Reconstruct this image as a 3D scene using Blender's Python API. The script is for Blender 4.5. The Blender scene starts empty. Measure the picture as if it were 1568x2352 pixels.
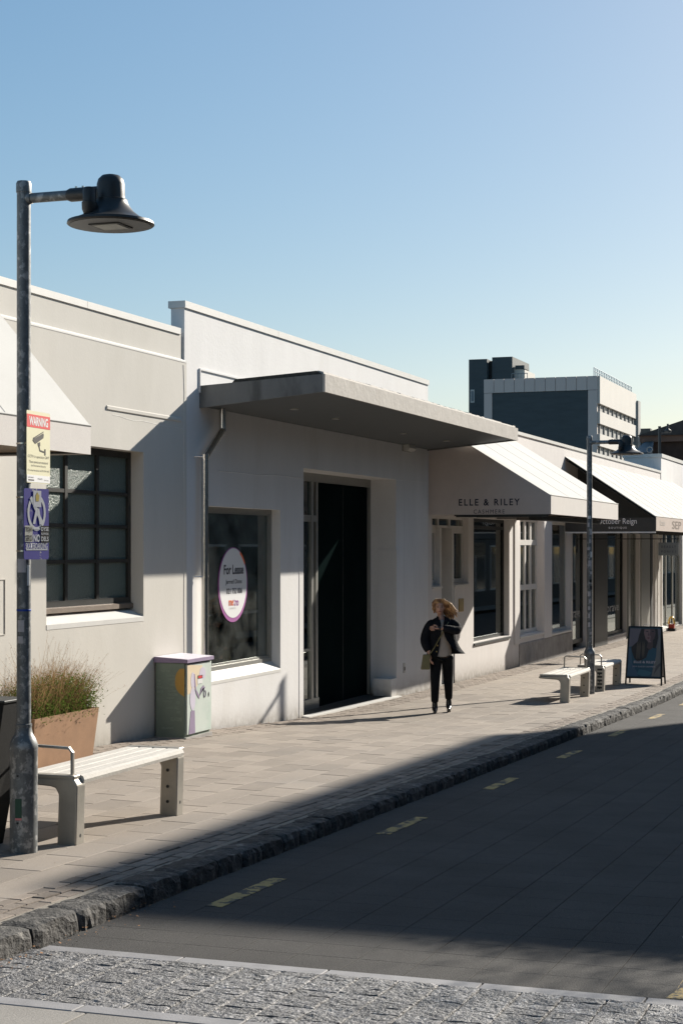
import bpy, bmesh, math, random
from mathutils import Vector, Matrix
random.seed(7)
R = math.radians
D = bpy.data
scn = bpy.context.scene
col = scn.collection

# ------------------------------------------------------------------ camera, light, sky
EYE = 2.4                      # camera height (world z); x runs along the street, y towards the shops
TH = R(19.33)                  # camera turned this much left of the street direction
FPX, HOR = 3900.0, 1257.0      # focal length and horizon row, in 1568 x 2352 units
CT, ST = math.cos(TH), math.sin(TH)
cam = D.objects.new('camera', D.cameras.new('camera')); col.objects.link(cam)
cam.location = (0, 0, EYE); cam.rotation_euler = (R(90), 0, TH - R(90))
cam.data.sensor_fit = 'VERTICAL'; cam.data.sensor_height = 36; cam.data.lens = FPX / 2352 * 36
cam.data.shift_y = (HOR - 1176) / 2352; cam.data.clip_start = .1; cam.data.clip_end = 3000
scn.camera = cam
SAZ, SEL = R(20), R(25.0)      # sun azimuth right of the street direction, elevation
w = D.worlds.new('World'); scn.world = w; w.use_nodes = True
nt = w.node_tree; bg = nt.nodes['Background']
sky = nt.nodes.new('ShaderNodeTexSky'); sky.sky_type = 'NISHITA'; sky.sun_disc = False
sky.sun_elevation = SEL; sky.sun_rotation = R(90) + SAZ
sky.air_density = 1.0; sky.dust_density = .75; sky.ozone_density = 2.0; sky.altitude = 20
gm = nt.nodes.new('ShaderNodeGamma'); gm.inputs[1].default_value = .66          # softer contrast, deeper blue, as in the photograph
hs_ = nt.nodes.new('ShaderNodeHueSaturation'); hs_.inputs['Saturation'].default_value = 1.52; hs_.inputs['Hue'].default_value = .496
nt.links.new(sky.outputs[0], gm.inputs[0]); nt.links.new(gm.outputs[0], hs_.inputs['Color']); nt.links.new(hs_.outputs[0], bg.inputs[0]); bg.inputs[1].default_value = .113
sl = D.lights.new('sun', 'SUN'); sl.energy = 5.0; sl.angle = R(.53); sl.color = (1, .93, .82)
sun = D.objects.new('sun', sl); col.objects.link(sun)
SD = Vector((-math.cos(SAZ) * math.cos(SEL), math.sin(SAZ) * math.cos(SEL), -math.sin(SEL)))
sun.rotation_euler = SD.to_track_quat('-Z', 'Y').to_euler(); sun.location = (10, -10, 30)
vs = scn.view_settings; vs.view_transform = 'Standard'; vs.look = 'None'; vs.gamma = 1; vs.use_curve_mapping = False
vs.exposure = .85

# ------------------------------------------------------------------ helpers
def ray(px, py):
    a, b = (px - 784) / FPX, (HOR - py) / FPX
    return CT + a * ST, ST - a * CT, b           # dx, dy, dz per metre of depth
def P(px, py, v):                                  # point seen at px,py on the plane y = v
    dx, dy, dz = ray(px, py); t = v / dy
    return Vector((dx * t, v, EYE + dz * t))
def PX(px, py, u):                                 # ... on the plane x = u
    dx, dy, dz = ray(px, py); t = u / dx
    return Vector((u, dy * t, EYE + dz * t))

def interp(tab, x):
    if x <= tab[0][0]: return tab[0][1]
    for (a, p), (b, q) in zip(tab, tab[1:]):
        if x <= b: return p + (q - p) * (x - a) / (b - a)
    return tab[-1][1]
TW = [(-20, 1.5), (5, 1.95), (10, 2.04), (17.1, 2.17), (19.6, 2.29), (22.9, 2.47), (27.4, 2.53), (32.6, 2.575), (42, 2.65), (60, 2.74), (130, 3.0)]
TK = [(-20, 1.45), (5, 1.955), (10.2, 2.09), (20, 2.36), (30, 2.62), (42, 2.73), (60, 2.86), (130, 3.2)]
def sm(tab, x): return sum(interp(tab, x + d) for d in (-1.2, -.6, 0, .6, 1.2)) / 5
VW = 8.65                       # the shop fronts' plane
VK = 4.55                       # kerb face
def zg(u, v):                   # pavement height
    t = (VW - v) / (VW - 4.9); return EYE - (sm(TW, u) * (1 - t) + sm(TK, u) * t)
def zr(u, v=0): return EYE - sm(TK, u) - .12
def on_ground(px, py, f=zg):
    dx, dy, dz = ray(px, py); t = 15.
    for _ in range(60):
        t += .6 * ((f(dx * t, dy * t) - EYE) / dz - t)
    return Vector((dx * t, dy * t, f(dx * t, dy * t)))

def wloc(o):
    l = Vector((0, 0, 0))
    while o: l += Vector(o.location); o = o.parent
    return l
def props(o, label=None, cat=None, group=None, kind=None):
    if label: o['label'] = label
    if cat: o['category'] = cat
    if group: o['group'] = group
    if kind: o['kind'] = kind
    return o
def thing(name, loc, label, cat, group=None):
    o = D.objects.new(name, None); col.objects.link(o); o.location = loc; o.empty_display_size = .2
    return props(o, label, cat, group)
class MB:
    def __init__(s): s.v = []; s.f = []; s.m = []
    def add(s, vs_, fs, mi=0):
        n = len(s.v); s.v += [tuple(p) for p in vs_]; s.f += [tuple(n + i for i in f) for f in fs]; s.m += [mi] * len(fs); return s
    def box(s, x0, x1, y0, y1, z0, z1, mi=0):
        return s.add([(x0, y0, z0), (x1, y0, z0), (x1, y1, z0), (x0, y1, z0), (x0, y0, z1), (x1, y0, z1), (x1, y1, z1), (x0, y1, z1)],
                     [(0, 3, 2, 1), (4, 5, 6, 7), (0, 1, 5, 4), (1, 2, 6, 5), (2, 3, 7, 6), (3, 0, 4, 7)], mi)
    def hexa(s, p, mi=0):       # 8 points: bottom 4 then top 4
        return s.add(p, [(0, 3, 2, 1), (4, 5, 6, 7), (0, 1, 5, 4), (1, 2, 6, 5), (2, 3, 7, 6), (3, 0, 4, 7)], mi)
    def cbox(s, x0, x1, y0, y1, z0, z1, c=.01, mi=0):   # box with chamfered edges all round
        b = bmesh.new(); bmesh.ops.create_cube(b, size=1)
        for q in b.verts: q.co = ((x0 + x1) / 2 + q.co.x * (x1 - x0), (y0 + y1) / 2 + q.co.y * (y1 - y0), (z0 + z1) / 2 + q.co.z * (z1 - z0))
        bmesh.ops.bevel(b, geom=b.edges[:], offset=c, segments=1, affect='EDGES')
        b.verts.index_update(); s.add([q.co.copy() for q in b.verts], [[q.index for q in f.verts] for f in b.faces], mi); b.free(); return s
    def prism(s, prof, a0, a1, axis='x', mi=0):     # profile of (p,q) extruded along axis
        def mk(a, p, q): return (a, p, q) if axis == 'x' else ((p, a, q) if axis == 'y' else (p, q, a))
        n = len(prof)
        return s.add([mk(a0, *p) for p in prof] + [mk(a1, *p) for p in prof],
                     [tuple(range(n))[::-1], tuple(range(n, 2 * n))] + [(i, (i + 1) % n, n + (i + 1) % n, n + i) for i in range(n)], mi)
    def tube(s, pts, rs, seg=10, mi=0, cap=True, ell=None):
        pts = [Vector(p) for p in pts]
        if not hasattr(rs, '__len__'): rs = [rs] * len(pts)
        n0 = len(s.v); up = None
        for i, p in enumerate(pts):
            t = (pts[min(i + 1, len(pts) - 1)] - pts[max(i - 1, 0)]).normalized()
            if up is None: up = Vector((0, 0, 1)) if abs(t.z) < .9 else Vector((0, 1, 0))
            a = t.cross(up).normalized(); b = a.cross(t).normalized(); up = b
            for k in range(seg):
                an = 2 * math.pi * k / seg
                r = rs[i]; ra, rb = r if hasattr(r, '__len__') else (r, r)
                s.v.append(tuple(p + a * math.cos(an) * ra + b * math.sin(an) * rb))
        for i in range(len(pts) - 1):
            for k in range(seg):
                q = n0 + i * seg; s.f.append((q + k, q + (k + 1) % seg, q + seg + (k + 1) % seg, q + seg + k)); s.m.append(mi)
        if cap:
            s.f.append(tuple(n0 + k for k in range(seg))[::-1]); s.m.append(mi)
            q = n0 + (len(pts) - 1) * seg; s.f.append(tuple(q + k for k in range(seg))); s.m.append(mi)
        return s
    def lathe(s, prof, c, seg=32, mi=0):            # profile of (r, z) from bottom to top
        n0 = len(s.v); c = Vector(c)
        for r, z in prof:
            for k in range(seg):
                a = 2 * math.pi * k / seg; s.v.append((c.x + r * math.cos(a), c.y + r * math.sin(a), c.z + z))
        for i in range(len(prof) - 1):
            for k in range(seg):
                q = n0 + i * seg; s.f.append((q + k, q + (k + 1) % seg, q + seg + (k + 1) % seg, q + seg + k)); s.m.append(mi)
        s.f.append(tuple(n0 + k for k in range(seg))[::-1]); s.m.append(mi)
        q = n0 + (len(prof) - 1) * seg; s.f.append(tuple(q + k for k in range(seg))); s.m.append(mi)
        return s
    def sphere(s, c, r, seg=16, rings=10, mi=0):
        rr = r if hasattr(r, '__len__') else (r, r, r); n0 = len(s.v)
        for i in range(rings + 1):
            ph = math.pi * i / rings
            for k in range(seg):
                a = 2 * math.pi * k / seg
                s.v.append((c[0] + rr[0] * math.sin(ph) * math.cos(a), c[1] + rr[1] * math.sin(ph) * math.sin(a), c[2] - rr[2] * math.cos(ph)))
        for i in range(rings):
            for k in range(seg):
                q = n0 + i * seg; s.f.append((q + k, q + (k + 1) % seg, q + seg + (k + 1) % seg, q + seg + k)); s.m.append(mi)
        return s
    def build(s, name, mats, parent=None, smooth=False, **kw):
        me = D.meshes.new(name); off = wloc(parent) if parent else Vector((0, 0, 0))
        me.from_pydata([(a - off.x, b - off.y, c - off.z) for a, b, c in s.v], [], s.f)
        mats = mats if isinstance(mats, (list, tuple)) else [mats]
        for m in mats: me.materials.append(m)
        if len(mats) > 1: me.polygons.foreach_set('material_index', s.m)
        if smooth: me.polygons.foreach_set('use_smooth', [True] * len(me.polygons))
        me.update(); o = D.objects.new(name, me); col.objects.link(o); o.parent = parent
        if smooth == 'auto':
            bm = bmesh.new(); bm.from_mesh(me)
            bmesh.ops.remove_doubles(bm, verts=bm.verts, dist=1e-5)
            for e in bm.edges:
                if len(e.link_faces) == 2 and e.calc_face_angle(0) > R(35): e.smooth = False
            bm.to_mesh(me); bm.free()
        return props(o, **kw)
def copy_tree(o, parent=None):
    c = o.copy(); col.objects.link(c)
    if parent: c.parent = parent
    for ch in list(o.children): copy_tree(ch, c)
    return c

# ------------------------------------------------------------------ materials
MC = {}
def mat(name, c, rough=.6, metal=0., var=.12, vs_=6., grain=.06, gs=120., bump=.15, bs=None, spec=.4, rnd=0., c2=None, c2s=1.5, c2t=(.5, .65), emit=None, coord='w', stretch=None, sub=0., c2amt=1., bdist=.01, grime=0.):
    if name in MC: return MC[name]
    m = D.materials.new(name); m.use_nodes = True; t = m.node_tree; N = t.nodes; L = t.links
    b = N['Principled BSDF']; b.inputs['Roughness'].default_value = rough; b.inputs['Metallic'].default_value = metal
    b.inputs['Specular IOR Level'].default_value = spec
    if coord == 'w':
        g = N.new('ShaderNodeNewGeometry'); src = g.outputs['Position']
    else:
        g = N.new('ShaderNodeTexCoord'); src = g.outputs['Object']
    if stretch:
        mp = N.new('ShaderNodeMapping'); mp.inputs['Scale'].default_value = stretch; L.new(src, mp.inputs[0]); src2 = mp.outputs[0]
    else: src2 = src
    def noise(scale, det=4, s=None):
        n = N.new('ShaderNodeTexNoise'); n.inputs['Scale'].default_value = scale; n.inputs['Detail'].default_value = det
        n.inputs['Roughness'].default_value = .6; L.new(s or src, n.inputs['Vector']); return n.outputs['Fac']
    def mult(colr, fac, lo, hi):
        mr = N.new('ShaderNodeMapRange'); mr.inputs['From Min'].default_value = .25; mr.inputs['From Max'].default_value = .75
        mr.inputs['To Min'].default_value = lo; mr.inputs['To Max'].default_value = hi; L.new(fac, mr.inputs['Value'])
        mx = N.new('ShaderNodeVectorMath'); mx.operation = 'SCALE'; L.new(colr, mx.inputs[0]); L.new(mr.outputs[0], mx.inputs['Scale']); return mx.outputs[0]
    rgb = N.new('ShaderNodeRGB'); rgb.outputs[0].default_value = (*c, 1); cur = rgb.outputs[0]
    if c2:
        r2 = N.new('ShaderNodeRGB'); r2.outputs[0].default_value = (*c2, 1)
        mr = N.new('ShaderNodeMapRange'); mr.inputs['From Min'].default_value = c2t[0]; mr.inputs['From Max'].default_value = c2t[1]
        mr.inputs['To Max'].default_value = c2amt
        L.new(noise(c2s, 6, src2), mr.inputs['Value'])
        mx = N.new('ShaderNodeMix'); mx.data_type = 'RGBA'; L.new(mr.outputs[0], mx.inputs['Factor']); L.new(cur, mx.inputs['A']); L.new(r2.outputs[0], mx.inputs['B']); cur = mx.outputs['Result']
    if grime:       # splash dirt along the foot of the wall
        sx = N.new('ShaderNodeSeparateXYZ'); L.new(src, sx.inputs[0])
        def ma(op, a, b_=0., c_=0.):
            q = N.new('ShaderNodeMath'); q.operation = op
            for i_, z_ in enumerate((a, b_, c_)):
                if hasattr(z_, 'links') or hasattr(z_, 'is_linked'): L.new(z_, q.inputs[i_])
                else: q.inputs[i_].default_value = z_
            return q.outputs[0]
        gz = ma('MAXIMUM', ma('MULTIPLY_ADD', sx.outputs[0], -.033, .69), ma('MULTIPLY_ADD', sx.outputs[0], -.010, .16))
        h_ = ma('SUBTRACT', sx.outputs[2], gz)
        f1 = N.new('ShaderNodeMapRange'); f1.inputs['From Min'].default_value = .42; f1.inputs['From Max'].default_value = -.02; L.new(h_, f1.inputs['Value'])
        f2 = ma('MULTIPLY', ma('POWER', f1.outputs[0], 2.), noise(9, 6)); f3 = ma('MULTIPLY', f2, grime * 1.8)
        mx = N.new('ShaderNodeMix'); mx.data_type = 'RGBA'; L.new(f3, mx.inputs['Factor']); L.new(cur, mx.inputs['A']); mx.inputs['B'].default_value = (.20, .17, .13, 1); cur = mx.outputs['Result']
    if var: cur = mult(cur, noise(vs_, 5, src2), 1 - var, 1 + var)
    if grain: cur = mult(cur, noise(gs, 2), 1 - grain, 1 + grain)
    if rnd:
        oi = N.new('ShaderNodeObjectInfo'); mr = N.new('ShaderNodeMapRange'); mr.inputs['To Min'].default_value = 1 - rnd; mr.inputs['To Max'].default_value = 1 + rnd
        L.new(oi.outputs['Random'], mr.inputs['Value']); mx = N.new('ShaderNodeVectorMath'); mx.operation = 'SCALE'; L.new(cur, mx.inputs[0]); L.new(mr.outputs[0], mx.inputs['Scale']); cur = mx.outputs[0]
    L.new(cur, b.inputs['Base Color'])
    if bump:
        bp = N.new('ShaderNodeBump'); bp.inputs['Strength'].default_value = bump; bp.inputs['Distance'].default_value = bdist
        L.new(noise(bs or gs * .5, 5), bp.inputs['Height']); L.new(bp.outputs[0], b.inputs['Normal'])
    if emit:
        b.inputs['Emission Color'].default_value = (*emit[0], 1); b.inputs['Emission Strength'].default_value = emit[1]
    MC[name] = m; return m
def flat(name, c, rough=.5, metal=0.): return mat(name, c, rough, metal, var=0, grain=0, bump=0)

def glass_mat(name, tint=(.75, .8, .78), rough=.02, dirt=.0, base=.06):
    m = D.materials.new(name); m.use_nodes = True; t = m.node_tree; N = t.nodes; L = t.links
    N.remove(N['Principled BSDF']); out = N['Material Output']
    tr = N.new('ShaderNodeBsdfTransparent'); tr.inputs[0].default_value = (*tint, 1)
    gl = N.new('ShaderNodeBsdfGlossy'); gl.inputs['Roughness'].default_value = rough; gl.inputs['Color'].default_value = (.9, .95, .93, 1)
    fr = N.new('ShaderNodeFresnel'); fr.inputs['IOR'].default_value = 1.5
    ad = N.new('ShaderNodeMath'); ad.operation = 'MULTIPLY_ADD'; ad.inputs[1].default_value = 1.; ad.inputs[2].default_value = base; ad.use_clamp = True
    L.new(fr.outputs[0], ad.inputs[0]); mx = N.new('ShaderNodeMixShader'); L.new(ad.outputs[0], mx.inputs[0]); L.new(tr.outputs[0], mx.inputs[1]); L.new(gl.outputs[0], mx.inputs[2])
    cur = mx.outputs[0]
    if dirt:
        g = N.new('ShaderNodeNewGeometry'); n = N.new('ShaderNodeTexNoise'); n.inputs['Scale'].default_value = 2.5; n.inputs['Detail'].default_value = 8; L.new(g.outputs['Position'], n.inputs['Vector'])
        mr = N.new('ShaderNodeMapRange'); mr.inputs['From Min'].default_value = .35; mr.inputs['From Max'].default_value = .8; mr.inputs['To Max'].default_value = dirt; L.new(n.outputs['Fac'], mr.inputs['Value'])
        df = N.new('ShaderNodeBsdfDiffuse'); df.inputs[0].default_value = (.5, .52, .48, 1)
        m2 = N.new('ShaderNodeMixShader'); L.new(mr.outputs[0], m2.inputs[0]); L.new(cur, m2.inputs[1]); L.new(df.outputs[0], m2.inputs[2]); cur = m2.outputs[0]
    L.new(cur, out.inputs[0]); return m

M_cream = mat('cream_plaster', (.60, .575, .525), .85, var=.05, vs_=1.6, grain=.03, gs=90, bump=.12, bs=30, spec=.2, c2=(.50, .475, .42), c2s=1.2, c2t=(.5, .85), c2amt=.5, stretch=(1, 1, .35), grime=.8)
M_white = mat('white_plaster', (.72, .71, .70), .8, var=.05, vs_=2, grain=.04, gs=60, bump=.22, bs=22, spec=.2, c2=(.55, .52, .46), c2s=1.6, c2t=(.55, .85), c2amt=.4, stretch=(1.2, 1.2, .4), grime=.8)
M_white2 = mat('shop_white_paint', (.66, .63, .61), .7, var=.05, vs_=3, grain=.03, bump=.1, bs=25, spec=.25, c2=(.5, .46, .43), c2s=1.5, c2t=(.55, .85), c2amt=.5, stretch=(1.5, 1.5, .4), grime=.8)
M_coping = mat('coping_metal_white', (.64, .63, .60), .5, var=.05, grain=.03, bump=.05)
M_plinth = mat('grey_render_plinth', (.34, .32, .30), .9, var=.2, vs_=3, bump=.3, bs=18, c2=(.17, .16, .15), c2s=2.6, c2t=(.48, .75), c2amt=.7)
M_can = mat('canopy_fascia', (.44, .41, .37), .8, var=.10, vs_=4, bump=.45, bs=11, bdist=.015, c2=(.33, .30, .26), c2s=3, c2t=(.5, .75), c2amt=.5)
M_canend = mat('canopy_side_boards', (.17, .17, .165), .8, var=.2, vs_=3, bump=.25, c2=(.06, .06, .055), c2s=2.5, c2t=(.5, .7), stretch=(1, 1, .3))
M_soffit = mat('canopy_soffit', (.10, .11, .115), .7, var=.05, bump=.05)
M_moss = mat('mossy_roofing', (.05, .05, .045), .95, var=.4, vs_=14, bump=.9, bs=16, bdist=.03)
M_dark = mat('dark_joinery', (.022, .022, .02), .45, var=.2, bump=.1)
M_brownsill = mat('brown_timber_sill', (.16, .12, .09), .6, var=.2, vs_=8, bump=.2)
M_steel = mat('stainless_steel', (.72, .69, .64), .27, 1., var=.05, bump=.02)
M_frame = mat('white_joinery', (.62, .60, .57), .5, var=.04, bump=.04)
M_alu = mat('aluminium_frame', (.34, .34, .32), .4, .6, var=.05, bump=.03)
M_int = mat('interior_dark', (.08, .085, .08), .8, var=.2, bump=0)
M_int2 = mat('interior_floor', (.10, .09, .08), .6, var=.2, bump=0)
M_black = mat('black_paint', (.018, .021, .021), .5, var=.1, bump=.05)
M_charcoal = mat('charcoal_metal', (.03, .032, .033), .45, var=.2, bump=.06)
M_galv = mat('galvanised_steel', (.15, .16, .165), .5, .35, var=.25, vs_=16, grain=.12, gs=60, bump=.12, c2=(.46, .46, .45), c2s=20, c2t=(.52, .60), c2amt=.6, coord='o', stretch=(1, 1, .8))
M_lamp = mat('lamp_bronze_black', (.035, .034, .033), .42, .2, var=.1, bump=.04)
M_canvas = mat('white_canvas', (.56, .55, .52), .9, var=.06, vs_=.9, bump=.08, bs=200, spec=.1)
M_canvasp = mat('putty_canvas', (.58, .50, .45), .9, var=.04, bump=.08, bs=200, spec=.1)
M_canvasl = mat('light_canvas', (.74, .70, .66), .9, var=.03, bump=.08, bs=200, spec=.1)
M_amber = mat('amber_canvas_lining', (.65, .42, .18), .9, var=.1, bump=.05)
M_paver = mat('concrete_paver', (.285, .246, .208), .85, var=.12, vs_=2.2, grain=.22, gs=160, bump=.25, bs=150, rnd=.13, spec=.25, c2=(.16, .15, .14), c2s=1.1, c2t=(.5, .75), c2amt=.5)
M_mortar = mat('sandy_mortar', (.24, .215, .18), .95, var=.2, vs_=10, grain=.2, bump=.3)
M_brick = mat('edging_brick', (.23, .195, .165), .9, var=.2, vs_=5, grain=.2, bump=.3, rnd=.22, spec=.2)
M_kerb = mat('basalt_kerb', (.06, .057, .054), .8, var=.35, vs_=7, grain=.35, gs=60, bump=1., bs=28, bdist=.03, rnd=.25, c2=(.17, .16, .145), c2s=11, c2t=(.54, .66))
M_cobble = mat('split_basalt_sett', (.13, .127, .13), .5, var=.3, vs_=14, grain=.5, gs=90, bump=1., bs=55, bdist=.03, rnd=.25, spec=.6, c2=(.34, .33, .33), c2s=38, c2t=(.52, .62))
M_road = mat('road_paver', (.060, .057, .054), .85, var=.22, vs_=1.3, grain=.5, gs=150, bump=.5, bs=110, rnd=.035, spec=.2)
M_roadbase = mat('road_joint', (.015, .015, .014), .95, var=.2, bump=.2)
M_asph = mat('road_asphalt', (.060, .057, .054), .85, var=.15, vs_=2.5, grain=.35, gs=170, bump=.4, spec=.3)
M_border = mat('granite_border', (.25, .245, .25), .75, var=.2, grain=.15, gs=180, bump=.2, rnd=.06)
M_slab = mat('crossing_slab', (.25, .235, .215), .85, var=.1, vs_=3, grain=.3, gs=160, bump=.3, rnd=.1)
M_yellow = mat('worn_yellow_paint', (.40, .29, .11), .8, var=.1, grain=.15, bump=.2, c2=(.07, .065, .055), c2s=9, c2t=(.49, .53))
M_dirt = mat('gutter_dirt', (.20, .16, .10), 1, var=.3, bump=.4)
G_shop = glass_mat('shop_glass', (.88, .93, .91), base=.03)
G_lease = glass_mat('dusty_shop_glass', (.80, .87, .83), dirt=.16, base=.03)
M_frost = mat('frosted_glass', (.10, .135, .12), .30, var=.1, vs_=20, grain=.15, gs=90, bump=.9, bs=55, bdist=.012, spec=.5)

# ------------------------------------------------------------------ text
_fc = {}
def text(name, s, c, wdt, hgt, face, m, parent, sp=1.0, ang=0., bold=0., off=.003, wdir=None, group=None):
    """lettering of exact size wdt x hgt centred on c.  face: 'front' looks to -y, 'side' looks to -x; wdir: any horizontal reading direction"""
    cu = D.curves.new('t', 'FONT'); cu.body = s; cu.space_character = sp; cu.offset = bold; cu.extrude = 0; cu.resolution_u = 3
    to = D.objects.new('t', cu); col.objects.link(to)
    dg = bpy.context.evaluated_depsgraph_get(); me = D.meshes.new_from_object(to.evaluated_get(dg)); D.objects.remove(to); D.curves.remove(cu)
    xs = [v.co.x for v in me.vertices]; ys = [v.co.y for v in me.vertices]
    x0, x1, y0, y1 = min(xs), max(xs), min(ys), max(ys)
    wv = Vector(wdir).normalized() if wdir is not None else (Vector((1, 0, 0)) if face == 'front' else Vector((0, -1, 0)))
    nv = wv.cross(Vector((0, 0, 1))); c = Vector(c) + nv * off; b = wloc(parent) if parent else Vector()
    ca, sa = math.cos(ang), math.sin(ang)
    for v in me.vertices:
        a = ((v.co.x - x0) / (x1 - x0) - .5) * wdt; h = ((v.co.y - y0) / (y1 - y0) - .5) * hgt
        a, h = a * ca - h * sa, a * sa + h * ca
        v.co = c + wv * a + Vector((0, 0, 1)) * h - b
    me.materials.clear(); me.materials.append(m)
    o = D.objects.new(name, me); col.objects.link(o); o.parent = parent
    return o
def sheet(name, pts, m, parent, **kw):             # thin flat print/panel given by its outline
    pts = [Vector(p) for p in pts]; n = (pts[1] - pts[0]).cross(pts[-1] - pts[0]).normalized() * -.0008
    b = MB(); k = len(pts); b.add([p for p in pts] + [p + n for p in pts], [tuple(range(k)), tuple(range(k, 2 * k))[::-1]] + [(i, k + i, k + (i + 1) % k, (i + 1) % k) for i in range(k)])
    return b.build(name, m, parent, **kw)

# ------------------------------------------------------------------ ground
def grid_sheet(name, us, vs2, f, m, **kw):
    b = MB(); n = len(vs2)
    b.v = [(u, v, f(u, v)) for u in us for v in vs2]
    b.f = [(i * n + j, (i + 1) * n + j, (i + 1) * n + j + 1, i * n + j + 1) for i in range(len(us) - 1) for j in range(n - 1)]; b.m = [0] * len(b.f)
    return b.build(name, m, kw.pop('parent', None), smooth=True, **kw)
MB().box(-600, 1400, -900, 1100, -3.4, -3.2).build('ground', M_asph, kind='structure')
US = [-14 + i * .6 for i in range(240)]
road = grid_sheet('road', US, [-2.2, 0, 2, VK + .03], lambda u, v: zr(u) - .002, M_asph, kind='structure')
pave = grid_sheet('pavement', US, [VK + .2, 5.1, 6.2, 7.4, VW + .3], lambda u, v: zg(u, v) - .020, M_mortar, kind='structure')
grid_sheet('paver_bed', US, [5.099, 6.2, 7.3, 8.108], lambda u, v: zg(u, v) - .010, M_mortar, parent=pave)

def slope_rot(f, u, v):
    return (math.atan((f(u, v + .1) - f(u, v - .1)) / .2), -math.atan((f(u + .3, v) - f(u - .3, v)) / .6), 0)
def tile_mesh(name, lx, ly, h, c, m, rough=0., nx=1, ny=1, wob=0., seed=0):
    rr = random.Random(seed); b = MB(); nx1, ny1 = nx + 1, ny + 1
    def edge(i, j): return i in (0, nx) or j in (0, ny)
    top = []
    for i in range(nx1):
        for j in range(ny1):
            e = edge(i, j)
            top.append(((i / nx - .5) * (lx - 2 * c) + rr.uniform(-wob, wob) * .4, (j / ny - .5) * (ly - 2 * c) + rr.uniform(-wob, wob) * .4, rr.uniform(-rough, rough * .8) - (rough * .35 if e and rough else 0)))
    ring = [(i, 0) for i in range(nx1)] + [(nx, j) for j in range(1, ny1)] + [(i, ny) for i in range(nx - 1, -1, -1)] + [(0, j) for j in range(ny - 1, 0, -1)]
    b.v = list(top); b.f = [(i * ny1 + j, (i + 1) * ny1 + j, (i + 1) * ny1 + j + 1, i * ny1 + j + 1) for i in range(nx) for j in range(ny)]
    n = len(ring); b0 = len(b.v)
    for i, j in ring: b.v.append(((i / nx - .5) * lx + rr.uniform(-wob, wob), (j / ny - .5) * ly + rr.uniform(-wob, wob), -c - (rough * .8)))
    b1 = len(b.v)
    for i, j in ring: b.v.append(((i / nx - .5) * lx, (j / ny - .5) * ly, -h))
    for k in range(n):
        k2 = (k + 1) % n; a, d = ring[k][0] * ny1 + ring[k][1], ring[k2][0] * ny1 + ring[k2][1]
        b.f.append((a, b0 + k, b0 + k2, d)); b.f.append((b0 + k, b1 + k, b1 + k2, b0 + k2))
    b.m = [0] * len(b.f)
    me = D.meshes.new(name); me.from_pydata(b.v, [], b.f); me.materials.append(m); me.update()
    return me
def lay(name, meshes, spots, parent, f, jit=.0012, limit=300, restname=None, visible=None):
    """spots: (u, v, yaw); the nearest `limit` are objects, the rest one joined part"""
    vis = [s for s in spots if in_view(s[0], s[1])]; out = [s for s in spots if not in_view(s[0], s[1])]
    vis.sort(key=lambda s: s[0] * s[0] + s[1] * s[1]); near, far = vis[:limit], vis[limit:] + out
    for u, v, yaw in near:
        o = D.objects.new(name, random.choice(meshes)); col.objects.link(o); o.parent = parent
        rx, ry, _ = slope_rot(f, u, v)
        o.location = (u, v, f(u, v) + random.uniform(-jit, jit)); o.rotation_euler = (rx + random.uniform(-1, 1) * jit * 2, ry + random.uniform(-1, 1) * jit * 2, yaw)
    if far:
        b = MB(); cache = {}
        for u, v, yaw in far:
            me = random.choice(meshes)
            if me not in cache: cache[me] = ([q.co.copy() for q in me.vertices], [tuple(p.vertices) for p in me.polygons])
            rx, ry, _ = slope_rot(f, u, v)
            mt = Matrix.Translation((u, v, f(u, v) + random.uniform(-jit, jit))) @ Matrix.Rotation(yaw, 4, 'Z') @ Matrix.Rotation(ry, 4, 'Y') @ Matrix.Rotation(rx, 4, 'X')
            b.add([mt @ q for q in cache[me][0]], cache[me][1])
        b.build(name, meshes[0].materials[0], parent, kind='stuff')
def in_view(u, v):
    z = u * CT + v * ST
    if z < 1: return False
    a = (u * ST - v * CT) / z
    return -.215 < a < .215 and z > 6.9
# footpath pavers, running bond, ten rows of 0.3 m
tm = [tile_mesh('paver', .594, .294, .04, .003, M_paver, wob=.001, seed=i) for i in range(4)]
sp = []
for r in range(10):
    v = 5.25 + .3 * r
    for k in range(-4, 105):
        u = k * .6 + (.3 if r % 2 else 0) + 3.0
        if -2 < u < 64: sp.append((u, v, 0))
lay('paver', tm, sp, pave, zg)
M_bed = mat('dark_joint_sand', (.055, .048, .04), 1., var=.3, vs_=8)
for va, vb in ((4.825, 5.097), (8.11, VW + .02)): grid_sheet('brick_bed', US, [va, vb], lambda u, v: zg(u, v) - .016, M_bed, parent=pave)
grid_sheet('kerb_bedding', US, [4.77, 4.82], lambda u, v: zg(u, v) - .002, M_mortar, parent=pave)
bm_ = [tile_mesh('brick', .188, .087, .04, .004, M_brick, wob=.003, seed=20 + i) for i in range(4)]
sp = [(k * .2 + (.1 if r % 2 else 0), 4.872 + .098 * r, 0) for r in range(3) for k in range(12, 300)]
lay('brick', bm_, sp, pave, zg, jit=.003, limit=240)
sp = [(k * .2 + (.1 if r % 2 else 0), 8.16 + .1 * r, 0) for r in range(5) for k in range(60, 300)]
lay('brick', bm_, sp, pave, zg, jit=.003, limit=60)
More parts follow.
